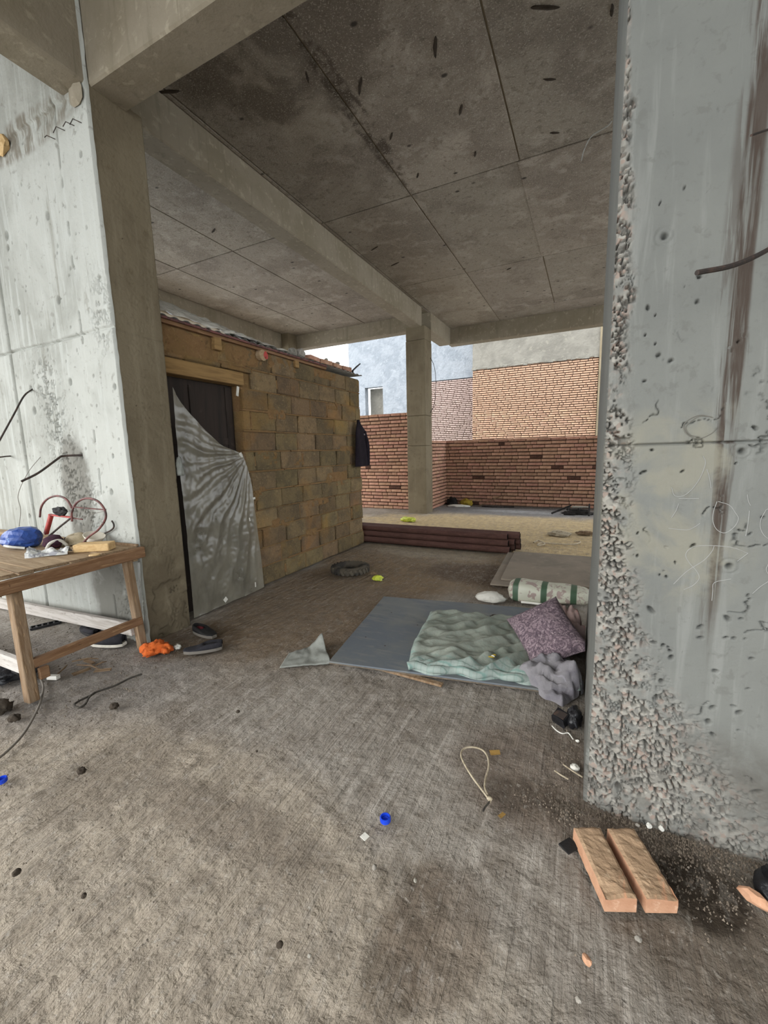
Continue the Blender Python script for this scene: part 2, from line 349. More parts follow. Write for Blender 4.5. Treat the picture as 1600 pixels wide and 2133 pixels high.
    col = t.mix(t.math('MULTIPLY', t.mrange(t.tex(oc, 'noise', 60, 3, .6, 1.5), .58, .66), .75), col, lin('#a8989a'))
    t.l(col, t.b.inputs['Base Color']); t.b.inputs['Roughness'].default_value = .95
    # flowered green and white cloth bag
    t = NT('flower_bag'); oc = t.coord(False); sp = t.n('ShaderNodeSeparateXYZ'); t.l(oc, sp.inputs[0])
    col = t.mix(t.mrange(t.tex(oc, 'noise', 14, 3, .6, 1.0), .52, .6), lin('#b9b9a8'), lin('#97867f'))
    s1 = t.mrange(t.math('SINE', t.math('MULTIPLY_ADD', sp.outputs[0], 26, 2.4)), .72, .86)
    col = t.mix(s1, col, lin('#3f5641'))
    t.l(col, t.b.inputs['Base Color']); t.b.inputs['Roughness'].default_value = .6
special()
def aggregate():
    m_ = MATS['concrete_grey']; nt = m_.node_tree; b = nt.nodes['Principled BSDF']; src = b.inputs['Base Color'].links[0].from_socket
    t = NT.__new__(NT); t.m = m_; t.t = nt; t.b = b
    v = t.n('ShaderNodeTexVoronoi'); v.inputs['Scale'].default_value = 62; t.l(t.coord(True), v.inputs['Vector'])
    sp = t.n('ShaderNodeSeparateXYZ'); t.l(v.outputs['Color'], sp.inputs[0])
    c = t.mix(sp.outputs[0], lin('#6f6c66'), lin('#9a968c')); c = t.mix(t.mrange(sp.outputs[1], .72, .9), c, lin('#917f73'))
    at = t.n('ShaderNodeAttribute', attribute_name='honey')
    t.l(t.mix(t.math('MULTIPLY', at.outputs['Fac'], .75), src, c), b.inputs['Base Color'])
aggregate()

# ------------------------------------------------------------------ mesh building
class MB:
    def __init__(s): s.v = []; s.f = []
    def add(s, vs_, fs):
        o = len(s.v); s.v += [tuple(p) for p in vs_]; s.f += [tuple(i+o for i in q) for q in fs]; return s
    def box(s, lo, hi, ch=0.0, jit=0.0, M=None):
        lo = Vector(lo); hi = Vector(hi); c = (lo+hi)/2; h = (hi-lo)/2
        return s.cbox(c, h, ch, jit, M)
    def cbox(s, c, h, ch=0.0, jit=0.0, M=None):
        """box of half sizes h about c, with chamfered edges when ch > 0"""
        c = Vector(c); V = []; F = []
        if ch <= 0:
            for sx in (-1, 1):
                for sy in (-1, 1):
                    for sz in (-1, 1): V.append(Vector((sx*h[0], sy*h[1], sz*h[2])))
            F = [(0, 1, 3, 2), (4, 6, 7, 5), (0, 4, 5, 1), (2, 3, 7, 6), (0, 2, 6, 4), (1, 5, 7, 3)]
        else:
            idx = {}
            for sx in (-1, 1):
                for sy in (-1, 1):
                    for sz in (-1, 1):
                        S = (sx, sy, sz)
                        for a in range(3):
                            p = [S[i]*(h[i]-(0 if i == a else ch)) for i in range(3)]
                            idx[(S, a)] = len(V); V.append(Vector(p))
            for a in range(3):
                b, d = (a+1) % 3, (a+2) % 3
                for sg in (-1, 1):
                    q = []
                    for (sb, sdd) in ((-1, -1), (1, -1), (1, 1), (-1, 1)):
                        S = [0, 0, 0]; S[a] = sg; S[b] = sb; S[d] = sdd; q.append(idx[(tuple(S), a)])
                    F.append(tuple(q if sg > 0 else q[::-1]))
                for sb in (-1, 1):       # edges running along axis a
                    for sdd in (-1, 1):
                        S0 = [0, 0, 0]; S0[a] = -1; S0[b] = sb; S0[d] = sdd; S1 = list(S0); S1[a] = 1
                        S0 = tuple(S0); S1 = tuple(S1)
                        q = [idx[(S0, b)], idx[(S1, b)], idx[(S1, d)], idx[(S0, d)]]
                        F.append(tuple(q if sb*sdd < 0 else q[::-1]))
            for sx in (-1, 1):
                for sy in (-1, 1):
                    for sz in (-1, 1):
                        S = (sx, sy, sz); q = [idx[(S, 0)], idx[(S, 1)], idx[(S, 2)]]
                        F.append(tuple(q if sx*sy*sz > 0 else q[::-1]))
        if jit: V = [p+Vector((random.uniform(-jit, jit), random.uniform(-jit, jit), random.uniform(-jit, jit))) for p in V]
        V = [(M @ p if M else p)+c for p in V]
        return s.add(V, F)
    def bar(s, a, b, w, t_, up=(0, 0, 1), ch=.003):
        """timber of section w x t_ from a to b"""
        a = Vector(a); b = Vector(b); d = (b-a); L = d.length; d.normalize()
        x = Vector(up).cross(d); x.normalize(); y = d.cross(x)
        M = Matrix((x, y, d)).transposed()
        return s.cbox((a+b)/2, (w/2, t_/2, L/2), ch, 0, M)
    def tube(s, pts, r, n=8, caps=True):
        pts = [Vector(p) for p in pts]; N = len(pts); o = len(s.v)
        rr = r if hasattr(r, '__len__') else [r]*N
        up = Vector((0, 0, 1)); t0 = (pts[1]-pts[0]).normalized()
        if abs(t0.dot(up)) > .9: up = Vector((1, 0, 0))
        x = up.cross(t0).normalized(); V = []
        for i, p in enumerate(pts):
            tg = (pts[min(i+1, N-1)]-pts[max(i-1, 0)]).normalized()
            x = (x-tg*x.dot(tg)).normalized(); y = tg.cross(x)
            for k in range(n):
                a = 2*math.pi*k/n; V.append(p+(x*math.cos(a)+y*math.sin(a))*rr[i])
        F = [(i*n+k, i*n+(k+1) % n, (i+1)*n+(k+1) % n, (i+1)*n+k) for i in range(N-1) for k in range(n)]
        if caps: F += [tuple(range(n-1, -1, -1)), tuple((N-1)*n+k for k in range(n))]
        return s.add(V, F)
    def lathe(s, prof, c=(0, 0, 0), n=24, M=None):
        c = Vector(c); V = []
        for r, z in prof:
            for k in range(n):
                a = 2*math.pi*k/n; p = Vector((r*math.cos(a), r*math.sin(a), z)); V.append((M @ p if M else p)+c)
        F = [(i*n+k, i*n+(k+1) % n, (i+1)*n+(k+1) % n, (i+1)*n+k) for i in range(len(prof)-1) for k in range(n)]
        return s.add(V, F)
    def grid(s, P):
        """P[i][j] points"""
        a = len(P); b = len(P[0])
        return s.add([p for r_ in P for p in r_], [(i*b+j, (i+1)*b+j, (i+1)*b+j+1, i*b+j+1) for i in range(a-1) for j in range(b-1)])
    def blob(s, c, size, seed=0, amp=.3, freq=2.0, sub=2, flat=None, rz=0.0, ridge=False):
        import bmesh
        bm = bmesh.new(); bmesh.ops.create_icosphere(bm, subdivisions=sub, radius=1)
        off = Vector((seed*3.17, seed*1.31, seed*.77)); V = []
        cr, sr = math.cos(rz), math.sin(rz)
        for v in bm.verts:
            k = mnoise.noise(v.co*freq+off); k2 = mnoise.noise(v.co*freq*2.3+off)
            if ridge: k = 1-2*abs(k)*1.6; k2 = 1-2*abs(k2)*1.6
            p = v.co*(1+amp*(k+.5*k2)); x, y, z = p.x*size[0], p.y*size[1], p.z*size[2]
            if flat is not None: z = max(z, -flat)
            V.append(Vector((x*cr-y*sr, x*sr+y*cr, z))+Vector(c))
        F = [tuple(v.index for v in f.verts) for f in bm.faces]; bm.free()
        return s.add(V, F)
    def build(s, name, mat, parent=None, smooth=False, bevel=0.0):
        me = bpy.data.meshes.new(name)
        V = np.array(s.v, float)
        if parent is not None: loc = parent.location.copy(); base = loc
        else:
            lo = V.min(0); hi = V.max(0); loc = Vector(((lo[0]+hi[0])/2, (lo[1]+hi[1])/2, lo[2])); base = loc
        if parent is not None and parent.parent is not None: base = parent.parent.location+parent.location
        elif parent is not None: base = parent.location
        me.from_pydata((V-np.array(base)).tolist(), [], s.f); me.update()
        me.materials.append(MATS[mat])
        if smooth: me.polygons.foreach_set('use_smooth', [True]*len(me.polygons))
        o = bpy.data.objects.new(name, me); COL.objects.link(o)
        if parent is not None: o.parent = parent
        else: o.location = loc
        if bevel:
            b = o.modifiers.new('bevel', 'BEVEL'); b.width = bevel; b.segments = 2; b.limit_method = 'ANGLE'
        return o
def tag(o, label, cat, group=None):
    o['label'] = label; o['category'] = cat
    if group: o['group'] = group
    return o
def struct(o, label=None):
    o['kind'] = 'structure'
    if label: o['label'] = label
    return o
def thing(name, label, cat, loc, group=None):
    o = bpy.data.objects.new(name, None); COL.objects.link(o); o.location = Vector(loc); o.empty_display_size = .1
    return tag(o, label, cat, group)
def catmull(pts, k=6):
    pts = [Vector(p) for p in pts]; P = [pts[0]*2-pts[1]]+pts+[pts[-1]*2-pts[-2]]; out = []
    for i in range(1, len(P)-2):
        a, b, c, d = P[i-1:i+3]
        for j in range(k):
            u = j/k; out.append(.5*((2*b)+(c-a)*u+(2*a-5*b+4*c-d)*u*u+(3*b-a-3*c+d)*u**3))
    return out+[pts[-1]]
def grid_arrays(X, Y, Z):
    a, b = X.shape; idx = np.arange(a*b).reshape(a, b)
    F = np.stack([idx[:-1, :-1], idx[1:, :-1], idx[1:, 1:], idx[:-1, 1:]], -1).reshape(-1, 4)
    return np.stack([X, Y, Z], -1).reshape(-1, 3), F
def big_mesh(name, chunks, mat, smooth=True):
    """one mesh from numpy chunks (verts, quads)"""
    V = np.concatenate([c[0] for c in chunks]); F = []; o = 0
    for v, f in chunks: F.append(np.asarray(f)+o); o += len(v)
    F = np.concatenate(F); me = bpy.data.meshes.new(name)
    me.vertices.add(len(V)); me.vertices.foreach_set('co', V.astype(np.float32).ravel())
    me.loops.add(len(F)*4); me.loops.foreach_set('vertex_index', F.astype(np.int32).ravel())
    me.polygons.add(len(F)); me.polygons.foreach_set('loop_start', np.arange(0, len(F)*4, 4, dtype=np.int32))
    me.update(calc_edges=True)
    if smooth: me.polygons.foreach_set('use_smooth', np.ones(len(F), dtype=bool))
    me.materials.append(MATS[mat]); ob = bpy.data.objects.new(name, me); COL.objects.link(ob)
    return ob
def box_chunk(lo, hi):
    b = MB().box(lo, hi); return np.array(b.v, float), np.array(b.f)

# ================================================================== STRUCTURE
SLAB = 4.35
def steps(segs):
    out = []
    for a, b, n in segs: out += list(np.linspace(a, b, n, endpoint=False))
    return np.array(out+[segs[-1][1]])
# ---- floor: finely modelled near the lens, plain farther off
def make_floor():
    xs = steps([(-12, -4.4, 6), (-4.4, -3.6, 24), (-3.6, 1.2, 400), (1.2, 2, 20), (2, 9, 6)])
    ys = steps([(-9, .2, 8), (.2, 3.6, 290), (3.6, 6, 80), (6, 11, 50), (11, 30, 6)])
    X, Y = np.meshgrid(xs, ys, indexing='ij')
    fade = sst(-4.2, -3.4, X)*sst(1.9, 1.2, X)*sst(.1, .4, Y)*sst(10.5, 5, Y)
    xr = X*math.cos(.09)-Y*math.sin(.09)*0+0*Y; xr = X-.07*Y
    brush = fbm(xr*34, Y*1.3, 3, 5)*.0045+fbm(xr*90, Y*3, 2, 9)*.0025
    soft = fbm(X*3.1, Y*3.1, 4, 2)*.008+fbm(X*16, Y*16, 3, 4)*.006
    dep = brush*1.8+soft*1.2+fbm(X*42, Y*26, 3, 14)*.005
    # two wheel marks dragged towards the bedding, one kinked scrape
    def groove(p, q, w, d):
        p = np.array(p); q = np.array(q); t = q-p; L = np.hypot(*t); t = t/L
        a = (X-p[0])*t[0]+(Y-p[1])*t[1]; c = (X-p[0])*-t[1]+(Y-p[1])*t[0]
        return d*np.exp(-(c/w)**2)*sst(-.05, .05, a)*sst(L+.05, L-.05, a)
    for a, b, w, d in (((680, 1690), (835, 1470), .016, .008), ((700, 1680), (850, 1465), .012, .007), ((715, 1690), (870, 1460), .010, .006),
                       ((560, 1590), (690, 1690), .014, -.005), ((740, 2010), (820, 1850), .010, -.006), ((300, 1670), (450, 1556), .010, .007),
                       ((340, 1690), (500, 1575), .008, .006), ((150, 1600), (330, 1490), .009, .006), ((1385, 1930), (1440, 2010), .012, -.007)):
        g0 = G(*a); g1 = G(*b); dep = dep+groove((g0.x, g0.y), (g1.x, g1.y), w*.6, d*.6)*(.3+1.2*fbm(X*20, Y*20, 2, 15))
    Z = -dep*fade-.0
    o = big_mesh('floor', [grid_arrays(X, Y, Z)], 'floor_concrete'); struct(o, 'bare swept concrete floor with dust, sand and ash')
make_floor()

# ---- ceiling slabs with their shuttering panels
def make_ceiling():
    b = MB().box((-3.52, -3, SLAB+.012), (6.5, 10.75, SLAB+.25))
    b.box((-9, -3, SLAB+.012), (-3.52, 1.87, SLAB+.25))  # unseen slab on the left, added so the left wall's top stays dimmer
    b.box((-7.3, 1.87, SLAB+.012), (-3.52, 9.3, SLAB+.25))
    c = struct(b.build('ceiling', 'concrete_beam'), 'rough cast concrete slab overhead'); c.location = c.location
    xs = [-3.27, -3.215, -1.995, -.775, .445, 1.665, 2.885, 4.1, 5.3]
    ys = [-2.9, -1.16, 1.28, 2.14, 2.50, 4.945, 7.385, 9.72, 10.4]
    rnd = random.Random(4)
    for i in range(len(xs)-1):
        for j in range(len(ys)-1):
            if ys[j] < 2.1 and ys[j+1] > 1.9 and False: continue
            sx = -.03 if (j % 2 and i > 2) else 0
            g = .008; dz = rnd.uniform(-.004, .004)
            p = MB().box((xs[i]+g+sx, ys[j]+g, SLAB+dz), (xs[i+1]-g+sx, ys[j+1]-g, SLAB+.013), .0025).build('panel', 'concrete_ceiling', c)
    xs = [-6.98, -6.0, -4.8, -3.58, -3.53]; ys = [2.0, 2.49, 4.93, 7.385, 8.95]
    for i in range(len(xs)-1):
        for j in range(len(ys)-1):
            g = .008; dz = rnd.uniform(-.004, .004)
            MB().box((xs[i]+g, ys[j]+g, SLAB+dz), (xs[i+1]-g, ys[j+1]-g, SLAB+.013), .0025).build('panel', 'concrete_ceiling', c)
    # torn bits of shuttering foil and nails left in the slab
    for px, py, L, a in ((907, 98, .16, 1.9), (750, 178, .16, 2.2), (960, 228, .13, 2.0), (1135, 15, .2, .5), (815, 283, .10, 2.2), (990, 320, .09, 1.9),
                         (1145, 165, .1, .5), (870, 365, .09, 2.1), (1155, 276, .09, .5), (822, 550, .2, 2.8), (780, 517, .18, 2.7), (1275, 20, .1, 1.6),
                         (445, 480, .14, 2.7), (640, 160, .1, 2.0), (350, 190, .22, .4), (1060, 560, .1, 2.6)):
        q = G(px, py, SLAB)
        MB().blob((q.x, q.y, SLAB-.002), (L/2, .006+.05*L, .007), int(px), .4, 2.2, 2, None, a).build('embedded_scrap', 'dark_clod', c)
make_ceiling()

def beam(name, lo, hi, label, mat='concrete_beam', seams=()):
    b = MB().box(lo, hi, .012); o = struct(b.build(name, mat), label)
    return o
beam('trim_1', (-3.0, 1.90, 3.76), (6.3, 2.145, SLAB+.02), 'near concrete beam crossing over the left wall corner')
beam('trim_2', (-3.215, -3, 3.765), (-2.972, 1.89, SLAB+.02), 'concrete edge beam running forward from the left wall')
beam('trim_3', (-3.525, 2.14, 3.98), (-3.27, 8.62, SLAB+.02), 'long concrete beam between left wall and middle column')
beam('trim_4', (-3.5, 9.0, 3.98), (-3.2, 10.45, SLAB+.02), 'short concrete beam behind the middle column')
beam('trim_5', (-3.25, 10.40, 3.97), (6.3, 10.65, SLAB+.02), 'far concrete beam above the brick wall')
beam('trim_6', (-7.1, 8.95, 4.03), (-3.5, 9.2, SLAB+.02), 'far concrete beam over the hut roof')
beam('trim_7', (-7.25, 2.0, 3.98), (-7.0, 8.95, SLAB+.02), 'concrete beam along the far side of the hut')
for i, (x, y0, y1) in enumerate(((-3.27, 5.1, 5.11), (-3.27, 7.0, 7.01))):
    pass
def column(name, lo, hi, label, seams=(1.37, 2.29)):
    zs = [lo[2]]+[z for z in seams if lo[2] < z < hi[2]]+[hi[2]]
    o = None
    for i in range(len(zs)-1):
        e = .004*(i % 2)
        b = MB().box((lo[0]+e, lo[1]+e, zs[i]+(.003 if i else 0)), (hi[0]-e, hi[1]-e, zs[i+1]), .01)
        if o is None: o = struct(b.build(name, 'concrete_dim'), label)
        else: b.build('lift', 'concrete_dim', o)
    return o
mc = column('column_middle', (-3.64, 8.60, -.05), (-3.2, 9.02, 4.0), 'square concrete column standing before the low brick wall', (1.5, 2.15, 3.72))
column('column_far', (-7.12, 8.62, -.05), (-6.78, 9.02, 4.36), 'concrete column behind the hut roof', ())
# ---- left wall: pale shuttered concrete face and its column corner
def make_left_wall():
    YF = 1.87
    xs = steps([(-6.2, -5.0, 12), (-5.0, -2.965, 290)]); zs = steps([(-.02, 4.0, 560), (4.0, 4.36, 6)])
    X, Z = np.meshgrid(xs, zs, indexing='ij')
    d = fbm(X*5, Z*2, 4, 11)*.008+fbm(X*40, Z*40, 2, 12)*.002
    d += .045*np.exp(-((X+4.37+.006*vn(Z*3, Z*0, 3))/.013)**2)
    d += .030*np.exp(-((Z-2.29-.012*(vn(X*4, X*0, 8)-.5))/.007)**2)*(.4+.8*vn(X*9, X*0, 18))
    jx = -3.335+.02*(fbm(Z*3, Z*0, 3, 6)-.5)
    d += .030*np.exp(-((X-jx)/.008)**2)*sst(.38, .6, vn(Z*14, X*0, 21))-.004*sst(-.01, .02, X-jx)
    # pitted patch
    pm = np.exp(-(((X+3.78+(Z-1.5)*.22)/.16)**2))*sst(.75, 1.0, Z)*sst(2.35, 2.0, Z)
    pm = np.maximum(pm, np.exp(-(((X+3.5)/.16)**2+((Z-1.0)/.22)**2))*.9)
    pm = np.maximum(pm, .75*np.exp(-(((X+3.08)/.12)**2+((Z-2.4)/.25)**2)))
    pm = np.maximum(pm, .85*np.exp(-(((X+3.12)/.15)**2+((Z-.35)/.4)**2)))
    f1, f2 = worley(X/.030, Z/.036, 5)
    d += .030*pm*sst(.24, .08, f2-f1)*sst(.40, .58, vn(X*30, Z*30, 31))
    # tie holes and blow holes
    for px, py, r in ((97, 448, .018), (120, 624, .018), (12, 490, .02), (62, 810, .016), (168, 950, .015), (145, 795, .016), (238, 805, .013), (38, 650, .012),
                      (205, 580, .012), (168, 320, .012), (15, 515, .014), (70, 855, .02), (232, 1025, .014), (60, 1075, .012), (235, 950, .010), (215, 700, .010)):
        q = on(px, py, 1, YF); d += .042*np.exp(-(((X-q.x)/r)**2+((Z-q.z)/(r*1.4))**2)**2)
    pr = random.Random(23)
    for _ in range(120):
        xc, zc = pr.uniform(-4.9, -2.98), pr.uniform(.3, 3.7); r = pr.uniform(.003, .0065); ii = np.abs(xs-xc) < .04; jj = np.abs(zs-zc) < .05
        if ii.any() and jj.any():
            sx = np.ix_(ii, jj); d[sx] += .028*np.exp(-(((X[sx]-xc)/r)**2+((Z[sx]-zc)/(r*pr.uniform(.8, 2)))**2))
    # ragged pour line under the head band
    zz = 3.745+.07*(fbm(X*6, X*0, 3, 41)-.5)-.06*(X+3.4)*0
    d += .018*sst(-.09, -.02, Z-zz)*sst(.02, -.005, Z-zz)*fbm(X*30, Z*9, 3, 42)
    d -= .012*sst(0, .015, Z-zz)*(X < -3.2)
    edge = X > -2.966
    Yd = YF+d
    Yd[-1, :] = YF+.02+.006*vn(zs*20, zs*0, 3)
    ch = [grid_arrays(X, Yd, Z), box_chunk((-6.2, YF+.024, -.02), (-3.4, 2.10, SLAB+.01)), box_chunk((-3.42, YF+.018, -.02), (-2.966, 2.265, 3.77)),
          box_chunk((-3.3, YF+.02, 3.7), (-2.97, 2.2, SLAB+.01))]
    o = big_mesh('wall_left', ch[:1], 'concrete_pale'); struct(o, 'pale concrete wall with a vertical groove, pits and grey patches')
    b = MB(); b.box((-6.2, YF+.065, -.02), (-3.4, 2.10, SLAB+.01)); bo = b.build('wall_core', 'concrete_pale', o)
    # the shaded return of the corner column: two lifts
    YB = 2.262
    ys = steps([(YF+.02, YB, 44)]); zs2 = steps([(-.02, 3.80, 380)])
    Yg, Zg = np.meshgrid(ys, zs2, indexing='ij')
    dd = fbm(Yg*6, Zg*3, 4, 51)*.007+.010*np.exp(-((Zg-2.285+.05*(Yg-2.05)*.6)/.008)**2)
    f1, f2 = worley(Yg/.028, Zg/.034, 15)
    dd += .012*sst(.2, .05, f2-f1)*sst(.45, .7, vn(Yg*18, Zg*12, 33))*(.35+.65*sst(.9, .3, Zg))
    dd += .02*sst(.5, .62, fbm(Yg*7, Zg*6, 3, 61))*sst(.62, .45, Zg)
    Xg = -2.965-dd; Xg[0, :] = -2.967; Xg[-1, :] = -2.985
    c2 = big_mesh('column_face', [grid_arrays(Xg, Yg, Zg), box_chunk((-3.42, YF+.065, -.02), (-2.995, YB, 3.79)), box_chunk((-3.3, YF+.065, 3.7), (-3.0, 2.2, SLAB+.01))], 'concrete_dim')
    c2.parent = o
    # chipped spall under the crossing beams
    MB().blob((-3.06, 1.868, 3.74), (.07, .02, .10), 3, .35, 2, 2).build('spall', 'concrete_beam', o)
    MB().blob((-4.02, 1.86, 3.72), (.09, .035, .07), 8, .4, 2, 2).build('rusty_plug', 'wood_pine', o)
    for px, py, a in ((115, 290, .1), (135, 272, -.6), (155, 262, -.35), (170, 256, -.5)):      # bent nails
        q = on(px, py, 1, YF); MB().tube([q, q+Vector((-.03, -.035, .012)), q+Vector((-.05+.02*a, -.04, .03*a))], .0028, 5).build('nail', 'steel_dark', o)
    return o
WL = make_left_wall()

# ---- right wall end: grey face with honeycombed corner
def make_right_wall():
    YF, X0 = 1.65, .05
    xs = steps([(0, .30, 100), (.30, .66, 80), (.66, 3.2, 20)])+X0
    zs = steps([(-.02, 1.5, 460), (1.5, 2.8, 250), (2.8, SLAB+.01, 10)])
    X, Z = np.meshgrid(xs, zs, indexing='ij'); dx = X-X0
    w = np.interp(Z, [0, .2, .4, .6, .8, 1.0, 1.4, 1.8, 2.2, 2.5, 2.8], [.62, .46, .34, .22, .13, .105, .085, .055, .035, .018, .008])
    m_ = sst(1.25, .45, (dx+.06*(fbm(X*9, Z*9, 3, 71)-.5))/w)
    d = fbm(X*4, Z*2, 3, 72)*.004+.0015*fbm(X*30, Z*30, 2, 73)
    wx = X+.010*(fbm(X*40, Z*40, 2, 74)-.5); wz = Z+.010*(fbm(X*40, Z*40, 2, 76)-.5)
    f1, f2 = worley(wx/.019, wz/.017, 75)
    gap = sst(.34, .10, f2-f1)
    g1, g2 = worley(wx/.0105, wz/.0105, 79)
    patch = sst(.34, .50, fbm(X*17, Z*14, 3, 77)+.12*sst(.06, .0, dx))
    keep = sst(.35, .55, vn(X*70, Z*70, 78))
    honey = m_*(.25+.75*patch)
    d += m_*(.036*gap*patch*keep+.016*sst(.26, .10, g2-g1)*keep*(1-patch)*sst(.4,.6,vn(X*30,Z*30,90))+.007*(fbm(X*45, Z*45, 2, 81)-.4)*patch)
    # stray blow holes over the rest of the face
    pr = random.Random(17)
    for _ in range(150):
        zc = abs(pr.gauss(0, .9))+.05; xc = X0+abs(pr.gauss(0, .2)) if pr.random() < .7 else X0+pr.uniform(0, .6)
        if zc > 2.5: continue
        a_ = pr.uniform(.0016, .0042)*(1.4 if zc < .9 else 1); b_ = a_*pr.uniform(.8, 2.4); th = pr.uniform(0, 3.14); ii = np.abs(xs-xc) < .03; jj = np.abs(zs-zc) < .03
        if not ii.any() or not jj.any(): continue
        sx = np.ix_(ii, jj); lx = X[sx]-xc+.004*(vn(X[sx]*150, Z[sx]*150, 6)-.5); lz = Z[sx]-zc
        q_ = ((lx*math.cos(th)+lz*math.sin(th))/a_)**2+((-lx*math.sin(th)+lz*math.cos(th))/b_)**2
        d[sx] += .030*np.exp(-q_**1.5)
    # wandering cracks where mortar failed to fill
    cr = np.abs(fbm(X*7, Z*9, 4, 91)-.5)
    d += .018*sst(.009, .003, cr)*sst(.62, .74, vn(X*13, Z*10, 92))*sst(2.0, 1.2, Z)
    # pour seam
    d += .022*np.exp(-((Z-1.4-.006*(dx))/.0026)**2)
    # tie holes with cone rings
    for px, py in ((1547, 940), (1520, 1180), (1385, 490)):
        q = on(px, py, 1, YF); rr = np.hypot(X-q.x, Z-q.z)
        d += .035*np.exp(-(rr/.007)**2)+.004*np.exp(-((rr-.024)/.003)**2)
    # worn arris
    er = .010+.012*fbm(Z*9, Z*0, 3, 95)
    d += .9*er*np.exp(-dx/(.009+.012*sst(1.2, 0, Z)))
    # toe: broken concrete fanning out at the foot
    d += .02*sst(.10, 0, Z)*(fbm(X*12, Z*12, 3, 97)-.55)
    Yd = YF+d
    # left return, straight but bulging slightly at the foot
    ys = steps([(0, .05, 6), (.05, 1.68, 30)])
    Yr, Zr = np.meshgrid(ys, zs, indexing='ij')
    Xr = X0-.012*sst(.7, 0, Zr)+.004*fbm(Yr*4, Zr*3, 3, 99)-.004
    Yr = Yr+Yd[0][None, :]; Yr[-1, :] = 3.33
    Xr[0, :] = X0
    A = grid_arrays(X, Yd, Z); V, F = grid_arrays(Xr, Yr, Zr); B = (V, F[:, ::-1])
    o = big_mesh('wall_right', [A, B], 'concrete_grey')
    at = o.data.attributes.new('honey', 'FLOAT', 'POINT'); at.data.foreach_set('value', np.concatenate([honey.ravel(), np.zeros(len(V))]).astype(np.float32)); struct(o, 'grey concrete wall end with honeycombed corner and dark vertical stain')
    MB().box((X0+.012, YF+.06, -.02), (3.2, 3.33, SLAB+.01)).build('wall_core', 'concrete_grey', o)
    def strokes(name, mat, lines, r):
        b = MB()
        for L in lines:
            pts = [on(1300+x*.211, 800+y*.211, 1, YF) for x, y in L]
            pts = catmull(pts, 4) if len(pts) > 2 else pts
            pts = [Vector((p.x, YF+.0012+float(np.interp(0, [0], [0])), p.z)) for p in pts]
            b.tube(pts, r, 5)
        b.build(name, mat, o)
    for nm, L in (('scratched_digit', [[(540, 1130), (740, 1130)], [(540, 1180), (515, 1250), (470, 1320)], [(440, 1425), (620, 1440), (700, 1410), (750, 1375)]]),
                  ('scratched_digit', [[(920, 1160), (885, 1260), (880, 1360), (920, 1440), (1000, 1470), (1090, 1410), (1130, 1330), (1100, 1270), (1040, 1195), (930, 1160)]]),
                  ('scratched_digit', [[(1218, 1090), (1230, 1160), (1250, 1200)], [(1240, 1250), (1225, 1380), (1203, 1500)]]),
                  ('scratched_digit', [[(1405, 1240), (1352, 1340), (1350, 1430), (1400, 1510), (1480, 1530), (1540, 1430), (1530, 1310), (1470, 1230), (1405, 1240)]]),
                  ('scratched_digit', [[(490, 1975), (620, 1850), (790, 1740), (870, 1650), (890, 1600)], [(1225, 1672), (1050, 1610), (780, 1595), (660, 1620), (610, 1690), (650, 1770), (720, 1850), (742, 1920), (680, 1990), (590, 2030)]]),
                  ('scratched_digit', [[(868, 2140), (878, 2040), (895, 1960), (1060, 1925)], [(1225, 1672), (1120, 1750)]]),
                  ('scratched_digit', [[(1425, 1780), (1405, 1830), (1430, 1880), (1480, 1900)], [(1270, 2070), (1350, 2000), (1450, 1935)]]),
                  ('scratched_arc', [[(780, 710), (805, 780), (750, 930), (660, 1050), (580, 1105), (500, 1100), (470, 1020)], [(820, 840), (845, 930), (860, 1030)]])):
        strokes(nm, 'scratch_white', L, .0010)
    strokes('pencil_ring', 'scratch_dark', [[(880, 330), (760, 305), (650, 345), (590, 410), (620, 490), (730, 540), (860, 490), (920, 430)], [(850, 320), (740, 320), (660, 370), (610, 430), (650, 500), (740, 520)]], .0012)
    return o
WR = make_right_wall()
# unseen side wall beyond the frame, added to limit the light entering the bay
struct(MB().box((6.2, -3, -.05), (6.4, 2.2, SLAB+.1)).build('wall_light_block', 'concrete_beam'), 'unseen plain concrete side wall added to block light')

